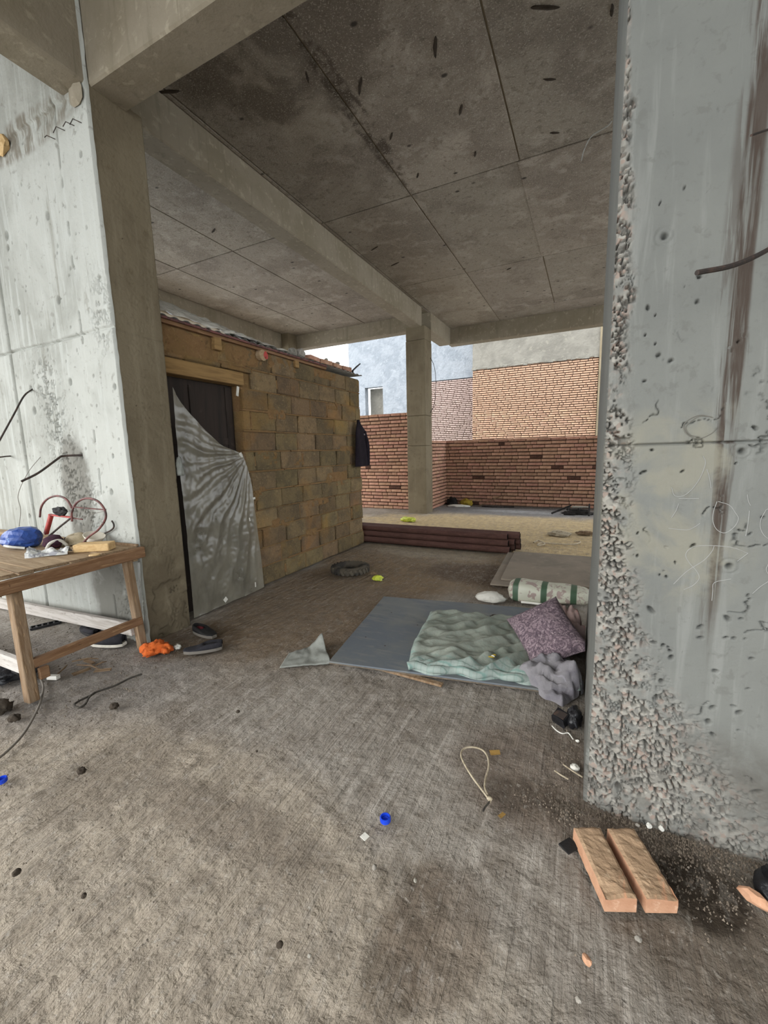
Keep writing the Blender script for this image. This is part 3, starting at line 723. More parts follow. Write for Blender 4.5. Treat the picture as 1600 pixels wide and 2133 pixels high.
# ================================================================== MASONRY
def brick_wall(name, p0, ang, L, nrow, pitch, bl, mat, label, limit=300, depth=.11, core='mortar_dark', z0=0.0, burnt=0.0, joint=.014, seed=1, x_vis=None, ragged=0, skip=None):
    """front face starts at p0 and runs along ang; the wall body lies to the left of that direction"""
    rnd = random.Random(seed)
    u = Vector((math.cos(ang), math.sin(ang), 0)); n = Vector((-u.y, u.x, 0))
    Mz = Matrix.Rotation(ang, 3, 'Z'); H = nrow*pitch
    b = MB(); c = Vector((p0[0], p0[1], 0))+u*(L/2)+n*(depth/2+.026); c.z = z0+H/2-.02
    b.cbox(c, (L/2-.004, depth/2-.002, H/2-.02), 0, 0, Mz)
    wall = struct(b.build(name, core), label)
    meshes = {}
    rest = MB(); cnt = 0; cells = []
    for r_ in range(nrow):
        x = -rnd.uniform(0, bl) if r_ % 2 else -rnd.uniform(.2, .6)*bl
        while x < L:
            l = bl*rnd.choice((1, 1, 1.1, 1.2, .95, .5)); a, e = max(0, x+joint*.32), min(L, x+l-joint*.32)
            if e-a > .04: cells.append((r_, a, e))
            x += l
    order = cells if x_vis is None else sorted(cells, key=lambda q: 0 if x_vis[0] <= (q[1]+q[2])/2 <= x_vis[1] else 1)
    for (r_, a, e) in order:
        z = z0+r_*pitch+pitch/2; h = pitch-joint*1.5
        off = rnd.uniform(-.005, .004); zz = z+rnd.uniform(-.002, .002)
        if skip and skip(a, e, r_): continue
        cc = Vector((p0[0], p0[1], zz))+u*((a+e)/2)+n*(depth/2+off)
        key = (round((e-a)/bl*12), rnd.randrange(3)); hl = key[0]*bl/24 if key[0] else (e-a)/2
        hl = min(hl, (e-a)/2)
        if cnt < limit:
            if key not in meshes:
                q = MB().cbox((0, 0, 0), (hl, depth/2, h/2), .006, .0025, Mz); me = bpy.data.meshes.new('brick')
                me.from_pydata(q.v, [], q.f); me.materials.append(MATS[mat]); meshes[key] = me
            me = meshes[key]
            if burnt and rnd.random() < burnt:
                me = me.copy(); me.materials[0] = MATS['brick_burnt']
            o = bpy.data.objects.new('brick', me); COL.objects.link(o); o.parent = wall; o.location = cc-wall.location; cnt += 1
        else: rest.cbox(cc, (hl, depth/2, h/2), .006, 0, Mz)
    if rest.v:
        o = rest.build('brick_courses', mat, wall); o['kind'] = 'stuff'
    return wall
PT = .0818
brick_wall('wall_back', (-3.41, 10.37), 0, 5.69, 20, PT, .272, 'brick_clay', 'low red brick wall under the far beam', 300, burnt=.012, seed=2, x_vis=(0, 3.64))
brick_wall('wall_return', (-3.30, 9.09), math.pi/2, 1.278, 20, PT, .272, 'brick_clay', 'short return of red brick wall beside the column', 120, seed=3)
brick_wall('wall_outer', (-8.0, 9.08), 0, 4.582, 28, PT, .272, 'brick_clay', 'taller red brick wall between hut and column', 300, burnt=.01, seed=4, x_vis=(2.6, 4.7))
# neighbour buildings across the yard
YB1, YB2 = 17.0, 18.0
brick_wall('wall_neighbour', (-4.31, YB1), 0, 4.48, 56, .0815, .268, 'brick_bright', 'sunlit orange brick wall of the neighbouring house', 300, seed=5, depth=.1, joint=.022, z0=.0, skip=lambda a, e, r_: r_ < 18)
brick_wall('wall_yard', (-7.1, YB2), 0, 2.78, 54, .0815, .262, 'brick_pale', 'pale pinkish brick wall farther back in the yard', 300, seed=6, depth=.1, joint=.022, skip=lambda a, e, r_: r_ < 18)
def neighbour():
    b = MB().box((-4.31, YB1-.03, 4.56), (.18, YB1+.3, 7.5)); o = struct(b.build('wall_plaster', 'plaster_warm'), 'grey plastered gable above the orange brickwork')
    MB().box((-4.31, YB1-.01, -.05), (.18, YB1+.3, 4.57)).build('wall_core', 'mortar_dark', o).location.y += .16
    for k in range(30):      # ragged lower hem of the plaster
        x = -4.25+k*.15; MB().cbox((x, YB1-.025, 4.55), (.085, .02, .03+.03*random.random()), .01, .012).build('plaster_edge', 'plaster_warm', o)
    MB().box((.18, YB1-.12, -.05), (.55, YB1+.3, 7.5), .02).build('post', 'concrete_dim', o)
    MB().box((.55, YB1-.02, -.05), (9.0, YB1+.3, 7.5)).build('gable_end', 'plaster_warm', o)
    b = MB()
    x0, x1, zt = -10.6, -4.3, 8.2
    b.box((x0, YB2-.03, 4.42), (x1, YB2+.3, zt)); b.box((-8.80, YB2-.03, -.05), (-7.1, YB2+.3, 4.42)); b.box((x0, YB2-.03, -.05), (-9.75, YB2+.3, 4.42)); b.box((-9.75, YB2-.03, -.05), (-8.8, YB2+.3, 1.9))
    b.box((-7.1, YB2+.12, -.05), (x1, YB2+.3, 4.42))
    o = struct(b.build('wall_stucco', 'plaster_cool'), 'tall pale stuccoed house wall with a square opening')
    MB().box((-9.75, YB2+.5, 3.1), (-9.0, YB2+.9, 4.42)).build('opening_block', 'plaster_warm', o)
    MB().box((-9.75, YB2+.28, 1.9), (-8.8, YB2+.34, 3.1)).build('opening_panel', 'white_plastic', o)
    MB().box((-9.9, YB2-.12, 3.02), (-9.3, YB2-.02, 3.08)).build('ledge', 'steel_dark', o)
neighbour()

# ---- the block hut
def make_hut():
    XF, PITCH_, ROWS = -3.08, .2047, 12; y0, y1 = 2.265, 5.50; th = .19
    DY0, DY1, DZ = 2.30, 3.13, 2.07
    b = MB()
    b.box((XF-th+.02, DY1+.01, 0), (XF-.045, y1-.01, ROWS*PITCH_-.01)); b.box((XF-th+.02, y0, DZ+.13), (XF-.045, DY1+.01, ROWS*PITCH_-.01))
    b.box((XF-3.6, y1-th, 0), (XF-.1, y1-.02, ROWS*PITCH_-.02)); b.box((XF-3.6, y0+.0, 0), (XF-3.4, y1, ROWS*PITCH_-.02))
    w = struct(b.build('wall_hut', 'mortar_sand'), 'rough wall of sandy concrete blocks forming a hut')
    rnd = random.Random(11); BL = .385
    for r_ in range(ROWS):
        z = r_*PITCH_+PITCH_/2; y = y0-(.5*BL if r_ % 2 else .12)-rnd.uniform(0, .05)
        top = z+PITCH_/2 > DZ+.10
        while y < y1:
            l = BL*rnd.choice((1, 1, 1, 1.03, .93, .97)); a, e = y, min(y+l, y1)
            y += l
            lo = y0 if top else DY1
            a = max(a, lo)
            if e-a < .06: continue
            g = rnd.choice((.002, .003, .006, .011)); off = rnd.uniform(-.012, .006)
            zlo = -PITCH_/2+.006; h = (PITCH_-.012)/2
            zc = z
            if top and a < DY1 and z-PITCH_/2 < DZ+.13:
                zc = (z+PITCH_/2+DZ+.13)/2; h = (z+PITCH_/2-DZ-.13)/2-.004
            MB().cbox((XF-th/2+off, (a+e)/2, zc), (th/2, (e-a)/2-g, h), .010, .005).build('block', 'block_concrete', w)
            if g < .01 and rnd.random() < .5:     # buttered joint
                MB().cbox((XF-.03, e, zc), (.026, .012, h*rnd.uniform(.5, 1)), .006, .004).build('mortar_joint', 'mortar_sand', w)
        if r_ < ROWS-1:
            lo = y0 if top else DY1
            zz = (r_+1)*PITCH_
            if not (lo == y0 and zz < DZ+.15):
                yy = lo
                while yy < y1-.05:
                    s_ = rnd.uniform(.35, .8); e = min(y1, yy+s_)
                    MB().cbox((XF-.045, (yy+e)/2+.01, zz), (.040+rnd.uniform(-.012, .006), (e-yy)/2-.004, .0095), .006, .004).build('mortar_bed', 'mortar_sand', w); yy = e
    # daubed mortar over the top courses near the column
    for (ya, yb, za, zb, sd_) in ((2.27, 2.92, 2.21, 2.46, 1), (2.95, 3.5, 2.26, 2.46, 2), (3.55, 4.15, 2.3, 2.46, 3), (4.3, 4.9, 2.33, 2.45, 4),
        (3.3, 3.62, 1.26, 1.45, 5), (3.75, 4.1, 1.24, 1.42, 6), (4.5, 5.1, .92, 1.16, 7), (3.45, 3.85, .56, .70, 8), (4.1, 4.6, .72, .86, 9), (4.9, 5.35, 1.36, 1.5, 10), (3.2, 3.45, .9, 1.1, 12), (3.9, 4.3, .36, .47, 13), (4.6, 4.9, 1.95, 2.1, 14), (3.5, 3.8, 1.76, 1.9, 15)):
        ny, nz_ = 40, 18; P = []
        for i in range(ny+1):
            row = []
            for j in range(nz_+1):
                yy = ya+(yb-ya)*i/ny; zq = za+(zb-za)*j/nz_
                ed = min(i, ny-i, j, nz_-j)/3.0; k = float(fbm(np.array(yy*22), np.array(zq*22), 3, sd_*9))
                row.append(Vector((XF-.02+min(1, ed)*(.001+.035*k), yy+.01*math.sin(zq*60+i), zq)))
            P.append(row)
        MB().grid(P).build('daub', 'mortar_sand', w, True)
    # lintel, door leaf in the dark
    MB().bar((XF-.055, y0, DZ+.062), (XF-.055, DY1+.06, DZ+.058), .13, .125, (1, 0, 0), .006).build('lintel', 'lintel_wood', w) if False else None
    MB().box((XF-.12, y0, DZ), (XF+.008, DY1+.05, DZ+.125), .006, .003).build('lintel', 'lintel_wood', w)
    d = struct(MB().box((XF-.15, 2.268, .0), (XF-.11, DY1-.003, DZ-.002), .004).build('door_1', 'door_dark'), 'dark wooden door leaf behind the plastic film')
    MB().box((XF-.112, DY0-.03, .1), (XF-.10, DY0+.04, DZ-.02), .003).build('stile', 'door_dark', d); MB().box((XF-.112, DY1-.10, .1), (XF-.101, DY1-.025, DZ-.02), .003).build('stile', 'door_dark', d)
    MB().box((XF-.112, DY0+.05, 1.5), (XF-.102, DY1-.10, 1.57), .003).build('rail', 'door_dark', d)
    MB().box((XF-.105, 2.62, 1.3), (XF-.098, 2.64, DZ-.05), .002).build('batten', 'door_dark', d)
    for za, zb, off in ((0, 1.43, 0),):
        MB().box((XF-.10, DY1-.02, za), (XF-.004, DY1+.012, zb), .006, .004).build('jamb', 'block_concrete', w)
    # roof: corrugated sheet on a timber plate
    P = []
    for i in range(0, 121):
        y = 2.30+3.25*i/120; row = []
        for j in range(6):
            x = -3.05-3.5*j/5; row.append(Vector((x, y, 2.508+.012*math.sin(y*2*math.pi/.11)+.03*j/5)))
        P.append(row)
    rf = tag(MB().grid(P).build('hut_roof', 'tin_roof', None, True), 'corrugated sheet roof lying on the block hut', 'roof')
    sol = rf.modifiers.new('t', 'SOLIDIFY'); sol.thickness = .004
    tag(MB().bar((-3.075, 2.30, 2.475), (-3.075, 4.62, 2.475), .05, .04, (1, 0, 0)).build('wall_plate', 'wood_length_y'), 'dark timber batten along the top of the block wall', 'batten')
    tag(MB().tube([(-3.039, 2.28, 2.487), (-3.039, 3.4, 2.485), (-3.039, 4.6, 2.487)], .011, 8).build('conduit', 'steel_red'), 'thin reddish rod laid along the hut roof edge', 'rod')
    # crumpled film rolled along the eave
    P = []
    for i in range(81):
        t_ = i/80; y = 2.31+1.6*t_; h = .17*(1-t_)**.8+.015; row = []
        for j in range(13):
            a = j/12
            row.append(Vector((-3.06-.30*a+.02*math.sin(i*.5+j), y, 2.532+h*math.sin(a*math.pi*.55)+.008*math.sin(j*2.6+i*.15)+.005*math.sin(i*.7))))
        P.append(row)
    f = tag(MB().grid(P).build('roof_film', 'film_pale', None, True), 'pale crumpled film tucked along the hut roof beside the column', 'film')
    f.modifiers.new('t', 'SOLIDIFY').thickness = .002
    # timber ends and rubble on the roof
    for y, z, r_, lab, red in ((3.43, 2.402, .055, 'round log end with a red patch under the hut eave', 1),):
        lg = thing('log_end', lab, 'log', (-3.1, y, z-r_))
        MB().tube([(-3.5, y, z), (-3.03, y, z)], r_, 12).build('log', 'wood_length_x', lg)
        MB().blob((-3.03, y+.04, z+.005), (.015, .03, .04), 2, .25).build('paint_patch', 'red_paint', lg)
    tag(MB().box((-3.5, 2.83, 2.345), (-3.045, 2.91, 2.455), .004, .002).build('rafter', 'lintel_wood'), 'square rafter end above the doorway', 'rafter')
    tag(MB().box((-3.5, 3.98, 2.375), (-3.05, 4.05, 2.455), .004, .002).build('rafter', 'lintel_wood'), 'small rafter end near the middle of the block wall', 'rafter')
    rr = random.Random(5)
    for k, (y, s_, mt, nm, lab) in enumerate(((4.02, .055, 'stone', 'stone', 'grey stone on the hut roof by the far column'), (4.16, .065, 'stone', 'stone', 'pointed grey stone on the hut roof against the sky'),
                                         (4.72, .026, 'stone', 'stone', 'small stone on the hut roof edge'), (5.0, .028, 'stone', 'stone', 'small stone beside the roof bricks'))):
        tag(MB().blob((-3.12, y, (2.518 if k < 2 else 2.575)+s_*.7), (s_, s_*1.1, s_), k+3, .35, 1.6, 2, .7*s_).build(nm, mt), lab, 'stone')
    for k, (y, l, rz, lab) in enumerate(((4.385, .115, .08, 'red brick lying on the hut roof edge'), (4.645, .115, -.12, 'second red brick along the hut roof edge'), (4.905, .115, .08, 'brick at the stone end of the roof edge row'), (5.155, .105, -.08, 'last brick on the hut roof before the little panel'))):
        tag(MB().cbox((-3.11, y, 2.548), (.052, l, .027), .006, .004, Matrix.Rotation(rz, 3, 'Z')).build('roof_brick', 'brick_clay'), lab, 'brick', 'bricks on the hut roof')
    sp = thing('solar_lamp', 'small dark solar panel lamp clipped on the hut corner', 'lamp', (-3.1, 5.36, 2.515))
    MB().tube([(-3.1, 5.36, 2.515), (-3.1, 5.37, 2.57)], .012, 8).build('stem', 'black_plastic', sp)
    MB().cbox((-3.08, 5.39, 2.59), (.085, .07, .008), .003, 0, Matrix.Rotation(R(28), 3, 'X') @ Matrix.Rotation(R(-30), 3, 'Y')).build('panel', 'black_plastic', sp)
make_hut()

# ---- plastic film hung over the doorway
def make_film():
    def cv(pts, n):
        pts = [on(x, y, 0, -3.045) for x, y in pts]; c = catmull(pts, 12); L = [0]
        for a, b in zip(c, c[1:]): L.append(L[-1]+(b-a).length)
        out = []
        for i in range(n+1):
            s_ = L[-1]*i/n
            k = max(0, min(len(L)-2, int(np.searchsorted(L, s_))-1)); f = (s_-L[k])/max(1e-9, L[k+1]-L[k]); out.append(c[k].lerp(c[k+1], f))
        return out
    nu, nv = 110, 150
    T = cv([(357, 806), (385, 852), (422, 893), (458, 925), (503, 946)], nu)
    B = cv([(402, 1288), (440, 1276), (480, 1256), (515, 1240), (548, 1222)], nu)
    Lf = cv([(357, 806), (364, 900), (374, 1000), (380, 1050), (390, 1150), (402, 1288)], nv)
    Rt = cv([(503, 946), (520, 1000), (530, 1075), (540, 1150), (548, 1222)], nv)
    pin = Vector((0, 3.14, 1.40)); pin2 = Vector((0, 2.36, .78)); P = []
    for i in range(nu+1):
        u = i/nu; row = []
        for j in range(nv+1):
            v = j/nv
            p = Lf[j]*(1-u)+Rt[j]*u+T[i]*(1-v)+B[i]*v-(T[0]*(1-u)*(1-v)+T[nu]*u*(1-v)+B[0]*(1-u)*v+B[nu]*u*v)
            dy, dz = p.y-pin.y, p.z-pin.z; r_ = math.hypot(dy, dz); a = math.atan2(-dy, -dz)
            nn = mnoise.noise(Vector((p.y*3, p.z*3, 0)))
            fan = ((1-2*abs(math.sin(a*9+1.6*nn+1.2*r_)))*.010+(1-2*abs(math.sin(a*21+2.6*nn)))*.006)*min(1, r_*3.2)*math.exp(-r_*.55)
            dy2, dz2 = p.y-pin2.y, p.z-pin2.z; r2 = math.hypot(dy2, dz2); a2 = math.atan2(dy2, -dz2)
            fan2 = math.sin(a2*9+2*nn)*.008*min(1, r2*3)*math.exp(-r2*2.4)
            wr = .006*mnoise.noise(Vector((p.y*14, p.z*7, 3)))+.004*mnoise.noise(Vector((p.y*30, p.z*30, 8)))
            sag = .05*math.sin(math.pi*u)*math.sin(math.pi*min(1, v*1.05))
            e = min(1, min(u, 1-u)*14)
            row.append(Vector((-3.040+(fan+fan2+wr)*(.3+.7*e)+sag*.5+.012, p.y, max(.004, p.z))))
        P.append(row)
    f = tag(MB().grid(P).build('plastic_sheet', 'plastic_film', None, True), 'cloudy plastic sheet hung in folds over the hut doorway', 'plastic sheet')
    for px, py, w, h, a in ((503, 948, .03, .05, .3), (496, 815, .028, .09, -.2), (530, 1038, .035, .022, .1), (521, 1082, .014, .035, .2), (503, 1205, .014, .06, 1.0), (471, 1249, .04, .04, .6), (533, 1218, .012, .05, 0)):
        q = on(px, py, 0, -3.02)
        MB().cbox((-3.026, q.y, q.z), (.003, w/2, h/2), .001, .001, Matrix.Rotation(a, 3, 'X')).build('paper_tab', 'paper', f)
    return f
make_film()

# ================================================================== WORK TABLE
def make_table():
    t = thing('work_table', 'rough wooden workbench against the pale concrete wall', 'table', (-3.6, 1.42, 0))
    ZT = .757
    # top boards run along the wall
    ys = [1.02, 1.22, 1.41, 1.61, 1.865]
    for i in range(4):
        MB().box((-5.25, ys[i]+.003, ZT-.022+.002*(i % 2)), (-2.93-.02*(i % 2), ys[i+1]-.003, ZT+.002*(i % 2)), .003, .001).build('board', 'wood_length_x', t)
    MB().bar((-2.895, .985, .700), (-2.895, 1.875, .722), .075, .045, (1, 0, 0) and (0, 0, 1), .004) if False else None
    b = MB(); b.bar((-2.893, .985, .697), (-2.893, 1.868, .720), .045, .075, (0, 0, 1), .004); b.build('end_rail', 'wood_length_y', t)
    MB().bar((-2.92, 1.02, .69), (-5.2, 1.02, .69), .04, .07, (0, 0, 1), .004).build('front_rail', 'wood_length_x', t)
    MB().bar((-2.92, 1.82, .69), (-5.2, 1.82, .69), .04, .07, (0, 0, 1), .004).build('back_rail', 'wood_length_x', t)
    MB().box((-2.925, 1.05, ZT), (-2.915, 1.55, ZT+.006), .001).build('chip_strip', 'wood_weathered', t)
    MB().bar((-2.955, 1.115, .70), (-2.875, 1.09, 0), .065, .055, (0, 1, 0), .004).build('leg', 'wood_weathered', t)
    MB().bar((-2.935, 1.765, .70), (-2.925, 1.80, 0), .055, .05, (0, 1, 0), .004).build('leg', 'wood_weathered', t)
    MB().bar((-5.05, 1.08, .70), (-5.1, 1.08, 0), .06, .055, (0, 1, 0), .004).build('leg', 'wood_weathered', t)
    MB().bar((-5.05, 1.78, .70), (-5.1, 1.79, 0), .06, .055, (0, 1, 0), .004).build('leg', 'wood_weathered', t)
    MB().bar((-2.885, 1.12, .218), (-2.90, 1.80, .218), .035, .055, (0, 0, 1), .003).build('stretcher', 'wood_length_y', t)
    MB().bar((-2.93, 1.10, .20), (-5.1, 1.12, .14), .035, .085, (0, 0, 1), .003).build('stretcher', 'wood_whitewashed', t)
    MB().bar((-2.95, 1.765, .155), (-5.1, 1.77, .055), .04, .095, (0, 0, 1), .004).build('stretcher', 'wood_whitewashed', t)
    MB().box((-2.875, 1.135, .115), (-2.845, 1.185, .185), .003).build('cleat', 'wood_length_y', t)
make_table()
ZT = .759
def table_things():
    # blue sheet bundle
    c = G(50, 1140, ZT)
    t = thing('blue_bundle', 'blue plastic bundle with pale strap on the workbench', 'bundle', (c.x, c.y, ZT))
    MB().blob((c.x, c.y, ZT+.07), (.13, .10, .085), 5, .22, 1.4, 3, .07, .5).build('wrapper', 'blue_sheet', t, False)
    MB().tube(catmull([(c.x+.02, c.y-.12, ZT+.04), (c.x+.07, c.y-.10, ZT+.03), (c.x+.11, c.y-.04, ZT+.012)], 5), .009, 6).build('strap', 'white_plastic', t)
    c = G(112, 1141, ZT)
    t = thing('cloth_bag', 'dark wine-red cloth bag with a pale band beside the blue bundle', 'bag', (c.x, c.y, ZT))
    MB().blob((c.x, c.y, ZT+.045), (.085, .060, .05), 9, .22, 1.6, 3, .045, -.2).build('body', 'purple_fabric', t, True)
    MB().tube(catmull([(c.x+.055, c.y-.070, ZT+.012), (c.x+.065, c.y-.045, ZT+.05), (c.x+.072, c.y+.01, ZT+.058), (c.x+.078, c.y+.05, ZT+.014)], 5), .011, 7).build('band', 'paper', t, True)
    # printed bag at the edge
    P = []; a = G(60, 1160, ZT); b_ = G(146, 1152, ZT); ax = (b_-a); L = ax.length; ax.normalize(); ay = Vector((-ax.y, ax.x, 0))
    for i in range(25):
        row = []
        for j in range(15):
            u, v = i/24, j/14-.5
            h = .012+.035*abs(math.sin(u*7+v*3+1))*(1-abs(v)*1.4)+.02*mnoise.noise(Vector((u*6, v*6, 2)))+.03*(u < .25)*(.25-u)*3
            wv = .13*(1-.25*u)*(1+.12*math.sin(u*9))
            q = a+ax*(L*u)+ay*(v*wv); row.append(Vector((q.x, q.y, ZT+max(.003, h if 0 < j < 14 else .004))))
        P.append(row)
    o = tag(MB().grid(P).build('printed_bag', 'printed_bag', None, False), 'crumpled white printed packet lying at the bench edge', 'packet'); o.modifiers.new('t', 'SOLIDIFY').thickness = .002
    # pine block and its chip
    c = G(192, 1148, ZT)
    tag(MB().cbox((c.x, c.y+.02, ZT+.028), (.115, .05, .027), .005, .002, Matrix.Rotation(R(33), 3, 'Z')).build('pine_block', 'wood_pine'), 'pale sawn pine block lying on the workbench end', 'wood block')
    c = G(197, 1157, ZT); tag(MB().lathe([(0, 0), (.03, 0), (.034, .004), (.03, .009), (0, .009)], (c.x, c.y, ZT), 14).build('wood_disc', 'wood_pine'), 'small round wooden disc in front of the pine block', 'disc')
    # straw hat and white bowl
    c = G(140, 1128, ZT); c.y = min(c.y, 1.72); c = Vector((-3.50, 1.748, ZT+.016))
    t = thing('straw_hat', 'battered straw coloured hat lying on the workbench', 'hat', c)
    MB().lathe([(.005, .055), (.05, .052), (.066, .03), (.07, .008), (.092, .003), (.10, .006)], c, 26, Matrix.Rotation(R(12), 3, 'X')).build('brim', 'straw', t, True).modifiers.new('t', 'SOLIDIFY').thickness = .004
    c2 = Vector((-3.31, 1.762, ZT+.004))
    t = tag(MB().lathe([(.0, .004), (.028, .002), (.052, .034), (.072, .072), (.068, .073), (.047, .038), (.0, .010)], c2+Vector((0, 0, .004)), 26, Matrix.Rotation(R(20), 3, 'Y')).build('bowl', 'white_bowl', None, True), 'tilted off-white bowl behind the pine block', 'bowl')
    # scrap chain
    pts = [Vector((-3.70+.035*math.cos(a*1.7)+.003*a, 1.775+.03*math.sin(a*2.1), ZT+.01+.006*(a % 2))) for a in range(12)]
    t = thing('chain', 'small heap of dark chain beside the wine-red bag', 'chain', (-3.68, 1.775, ZT))
    for i, p in enumerate(pts):
        M = Matrix.Rotation(i*1.1, 3, 'Z') @ Matrix.Rotation(R(90 if i % 2 else 20), 3, 'X')
        MB().tube([p+M @ Vector((.016*math.cos(a), .010*math.sin(a), 0)) for a in np.linspace(0, 2*math.pi, 11)], .0035, 5).build('link', 'steel_dark', t)
    # hooped hand tool
    Y = 1.66; A = lambda x, y, yy=Y: on(x, y, 1, yy)
    t = thing('hooped_tool', 'hand tool of two bent dark hoops with red handle and strut', 'tool', (A(150, 1130).x, Y, ZT))
    MB().tube(catmull([A(83, 1077), A(86, 1056), A(98, 1040), A(118, 1033), (A(138, 1040)), A(150, 1058)], 6), .0075, 8).build('hoop', 'steel_red', t, True)
    MB().tube(catmull([A(150, 1086), A(150, 1066), A(160, 1047), A(180, 1038), A(202, 1043), A(217, 1060), A(220, 1080), A(205, 1103), A(185, 1118), A(172, 1133)], 6), .0075, 8).build('hoop', 'steel_red', t, True)
    MB().tube([A(149, 1078), A(125, 1097), A(102, 1117)], .007, 8).build('strut', 'steel_dark', t)
    MB().bar(A(103, 1072), A(150, 1078, Y+.01), .012, .02, (0, 1, 0), .002).build('crossbar', 'red_paint', t)
    MB().bar(A(150, 1079, Y+.012), A(172, 1082, Y+.02), .008, .012, (0, 1, 0), .002).build('crossbar', 'steel_red', t)
    MB().bar(A(107, 1072), A(96, 1112), .028, .028, (0, 1, 0), .005).build('handle', 'red_paint', t)
    MB().bar(A(152, 1056), A(219, 1062, Y+.02), .006, .02, (0, 1, 0), .002).build('guard', 'steel_red', t)
    MB().tube([A(219, 1064), A(185, 1073), A(158, 1083)], .002, 5).build('wire', 'cable_grey', t)
    q = A(122, 1062); tag(MB().blob((q.x, q.y+.01, q.z-.014), (.075, .03, .034), 6, .35, 1.8, 3).build('black_rag', 'black_rubber'), 'black rag caught on the crossbar of the hooped tool', 'rag')
    # hooked rod and bottle dregs at the back
    tag(MB().tube(catmull([A(172, 1122, 1.852), A(205, 1115, 1.852), A(225, 1108, 1.852), A(236, 1100, 1.852), A(237, 1092, 1.852), A(233, 1085, 1.852)], 5), .006, 7).build('hooked_rod', 'steel_dark'), 'thin dark rod with upturned hook behind the pine block', 'rod')
    tag(MB().bar((-3.25, 1.83, ZT+.008), (-2.93, 1.85, ZT+.008), .02, .016, (0, 0, 1), .002).build('lath', 'wood_weathered'), 'thin lath along the wall edge of the workbench', 'lath')
    for px, py in ((145, 1160), (28, 1180)):
        pass
    tag(MB().bar(G(0, 1184, ZT+.003), G(42, 1197, ZT+.003), .008, .006, (0, 0, 1), .001).build('wood_splinter', 'wood_weathered'), 'thin splinter lying on the bare bench boards', 'splinter')
    tag(MB().bar((-4.7, 1.72, ZT+.012), (-4.15, 1.80, ZT+.012), .05, .022, (0, 0, 1), .003).build('offcut', 'wood_length_x'), 'weathered offcut lying behind the blue bundle', 'offcut')
table_things()
# rods and wires standing out of the left wall
def rods():
    W = lambda px, py, y=1.87: on(px, py, 1, y)
    a = W(168, 948); 
    tag(MB().tube(catmull([a+Vector((0, .02, 0)), W(132, 950, 1.80), W(120, 956, 1.74), W(80, 985, 1.60), W(44, 1003, 1.50)], 5), .008, 8).build('rebar_stub', 'steel_dark'), 'bent steel bar sticking out of the pale wall above the workbench', 'steel bar')
    tag(MB().tube(catmull([W(62, 810)+Vector((0, .02, 0)), W(50, 825, 1.75), W(28, 865, 1.62), W(-5, 925, 1.50)], 5), .006, 8).build('rebar_stub', 'steel_dark'), 'thin steel bar bending down from a tie hole in the pale wall', 'steel bar')
    tag(MB().tube([W(18, 950)+Vector((0, .02, 0)), W(10, 951, 1.8), W(-12, 954, 1.7)], .006, 8).build('rebar_stub', 'steel_dark'), 'short straight steel stub low beside the wall groove', 'steel bar')
    tag(MB().tube(catmull([W(83, 950)+Vector((0, .01, 0)), W(58, 985, 1.80), W(38, 1030, 1.8), W(43, 1062, 1.81), W(40, 1096, 1.83)], 6), .0022, 6).build('tie_wire', 'cable_grey'), 'thin wavy wire hanging down the pale wall', 'wire')
    Wr = lambda px, py, y: on(px, py, 1, y)
    tag(MB().tube(catmull([Vector((.48, 1.66, 1.985)), Wr(1600, 520, 1.60), Wr(1530, 552, 1.45), Wr(1452, 568, 1.36)], 6), [.0065]*19, 8).build('rebar_stub', 'steel_dark'), 'dark steel bar jutting from the grey wall beside the stain', 'steel bar')
    tag(MB().tube(catmull([Wr(1605, 268, 1.66), Wr(1585, 275, 1.56), Wr(1565, 282, 1.50)], 4), .003, 6).build('tie_wire', 'steel_dark'), 'short wire end high on the grey wall', 'wire')
    q = G(1276, 252, SLAB)
    tag(MB().tube(catmull([(q.x, q.y, SLAB+.01), (q.x-.04, q.y, SLAB-.03), (q.x-.17, q.y+.02, SLAB-.06), (q.x-.23, q.y+.05, SLAB-.14), (q.x-.25, q.y+.06, SLAB-.22)], 6), .005, 7).build('slab_wire', 'pipe_white'), 'pale bent wire hanging from the ceiling slab', 'wire')
    tag(MB().tube(catmull([on(897, 745, 0, -3.19), on(905, 765, 0, -3.16), on(908, 800, 0, -3.16), on(905, 840, 0, -3.17), on(897, 860, 0, -3.19)], 5), .006, 6).build('column_wire', 'steel_dark'), 'bent wire bowing out of the middle column', 'wire')
    a = W(286, 1163, 1.845); b = G(303, 1338)
    tag(MB().tube([(a.x, 1.853, .640), (b.x-.02, 1.853, .0)], .010, 8).build('grey_pipe', 'pipe_white'), 'slim pale pipe standing against the wall corner by the bench leg', 'pipe')
rods()

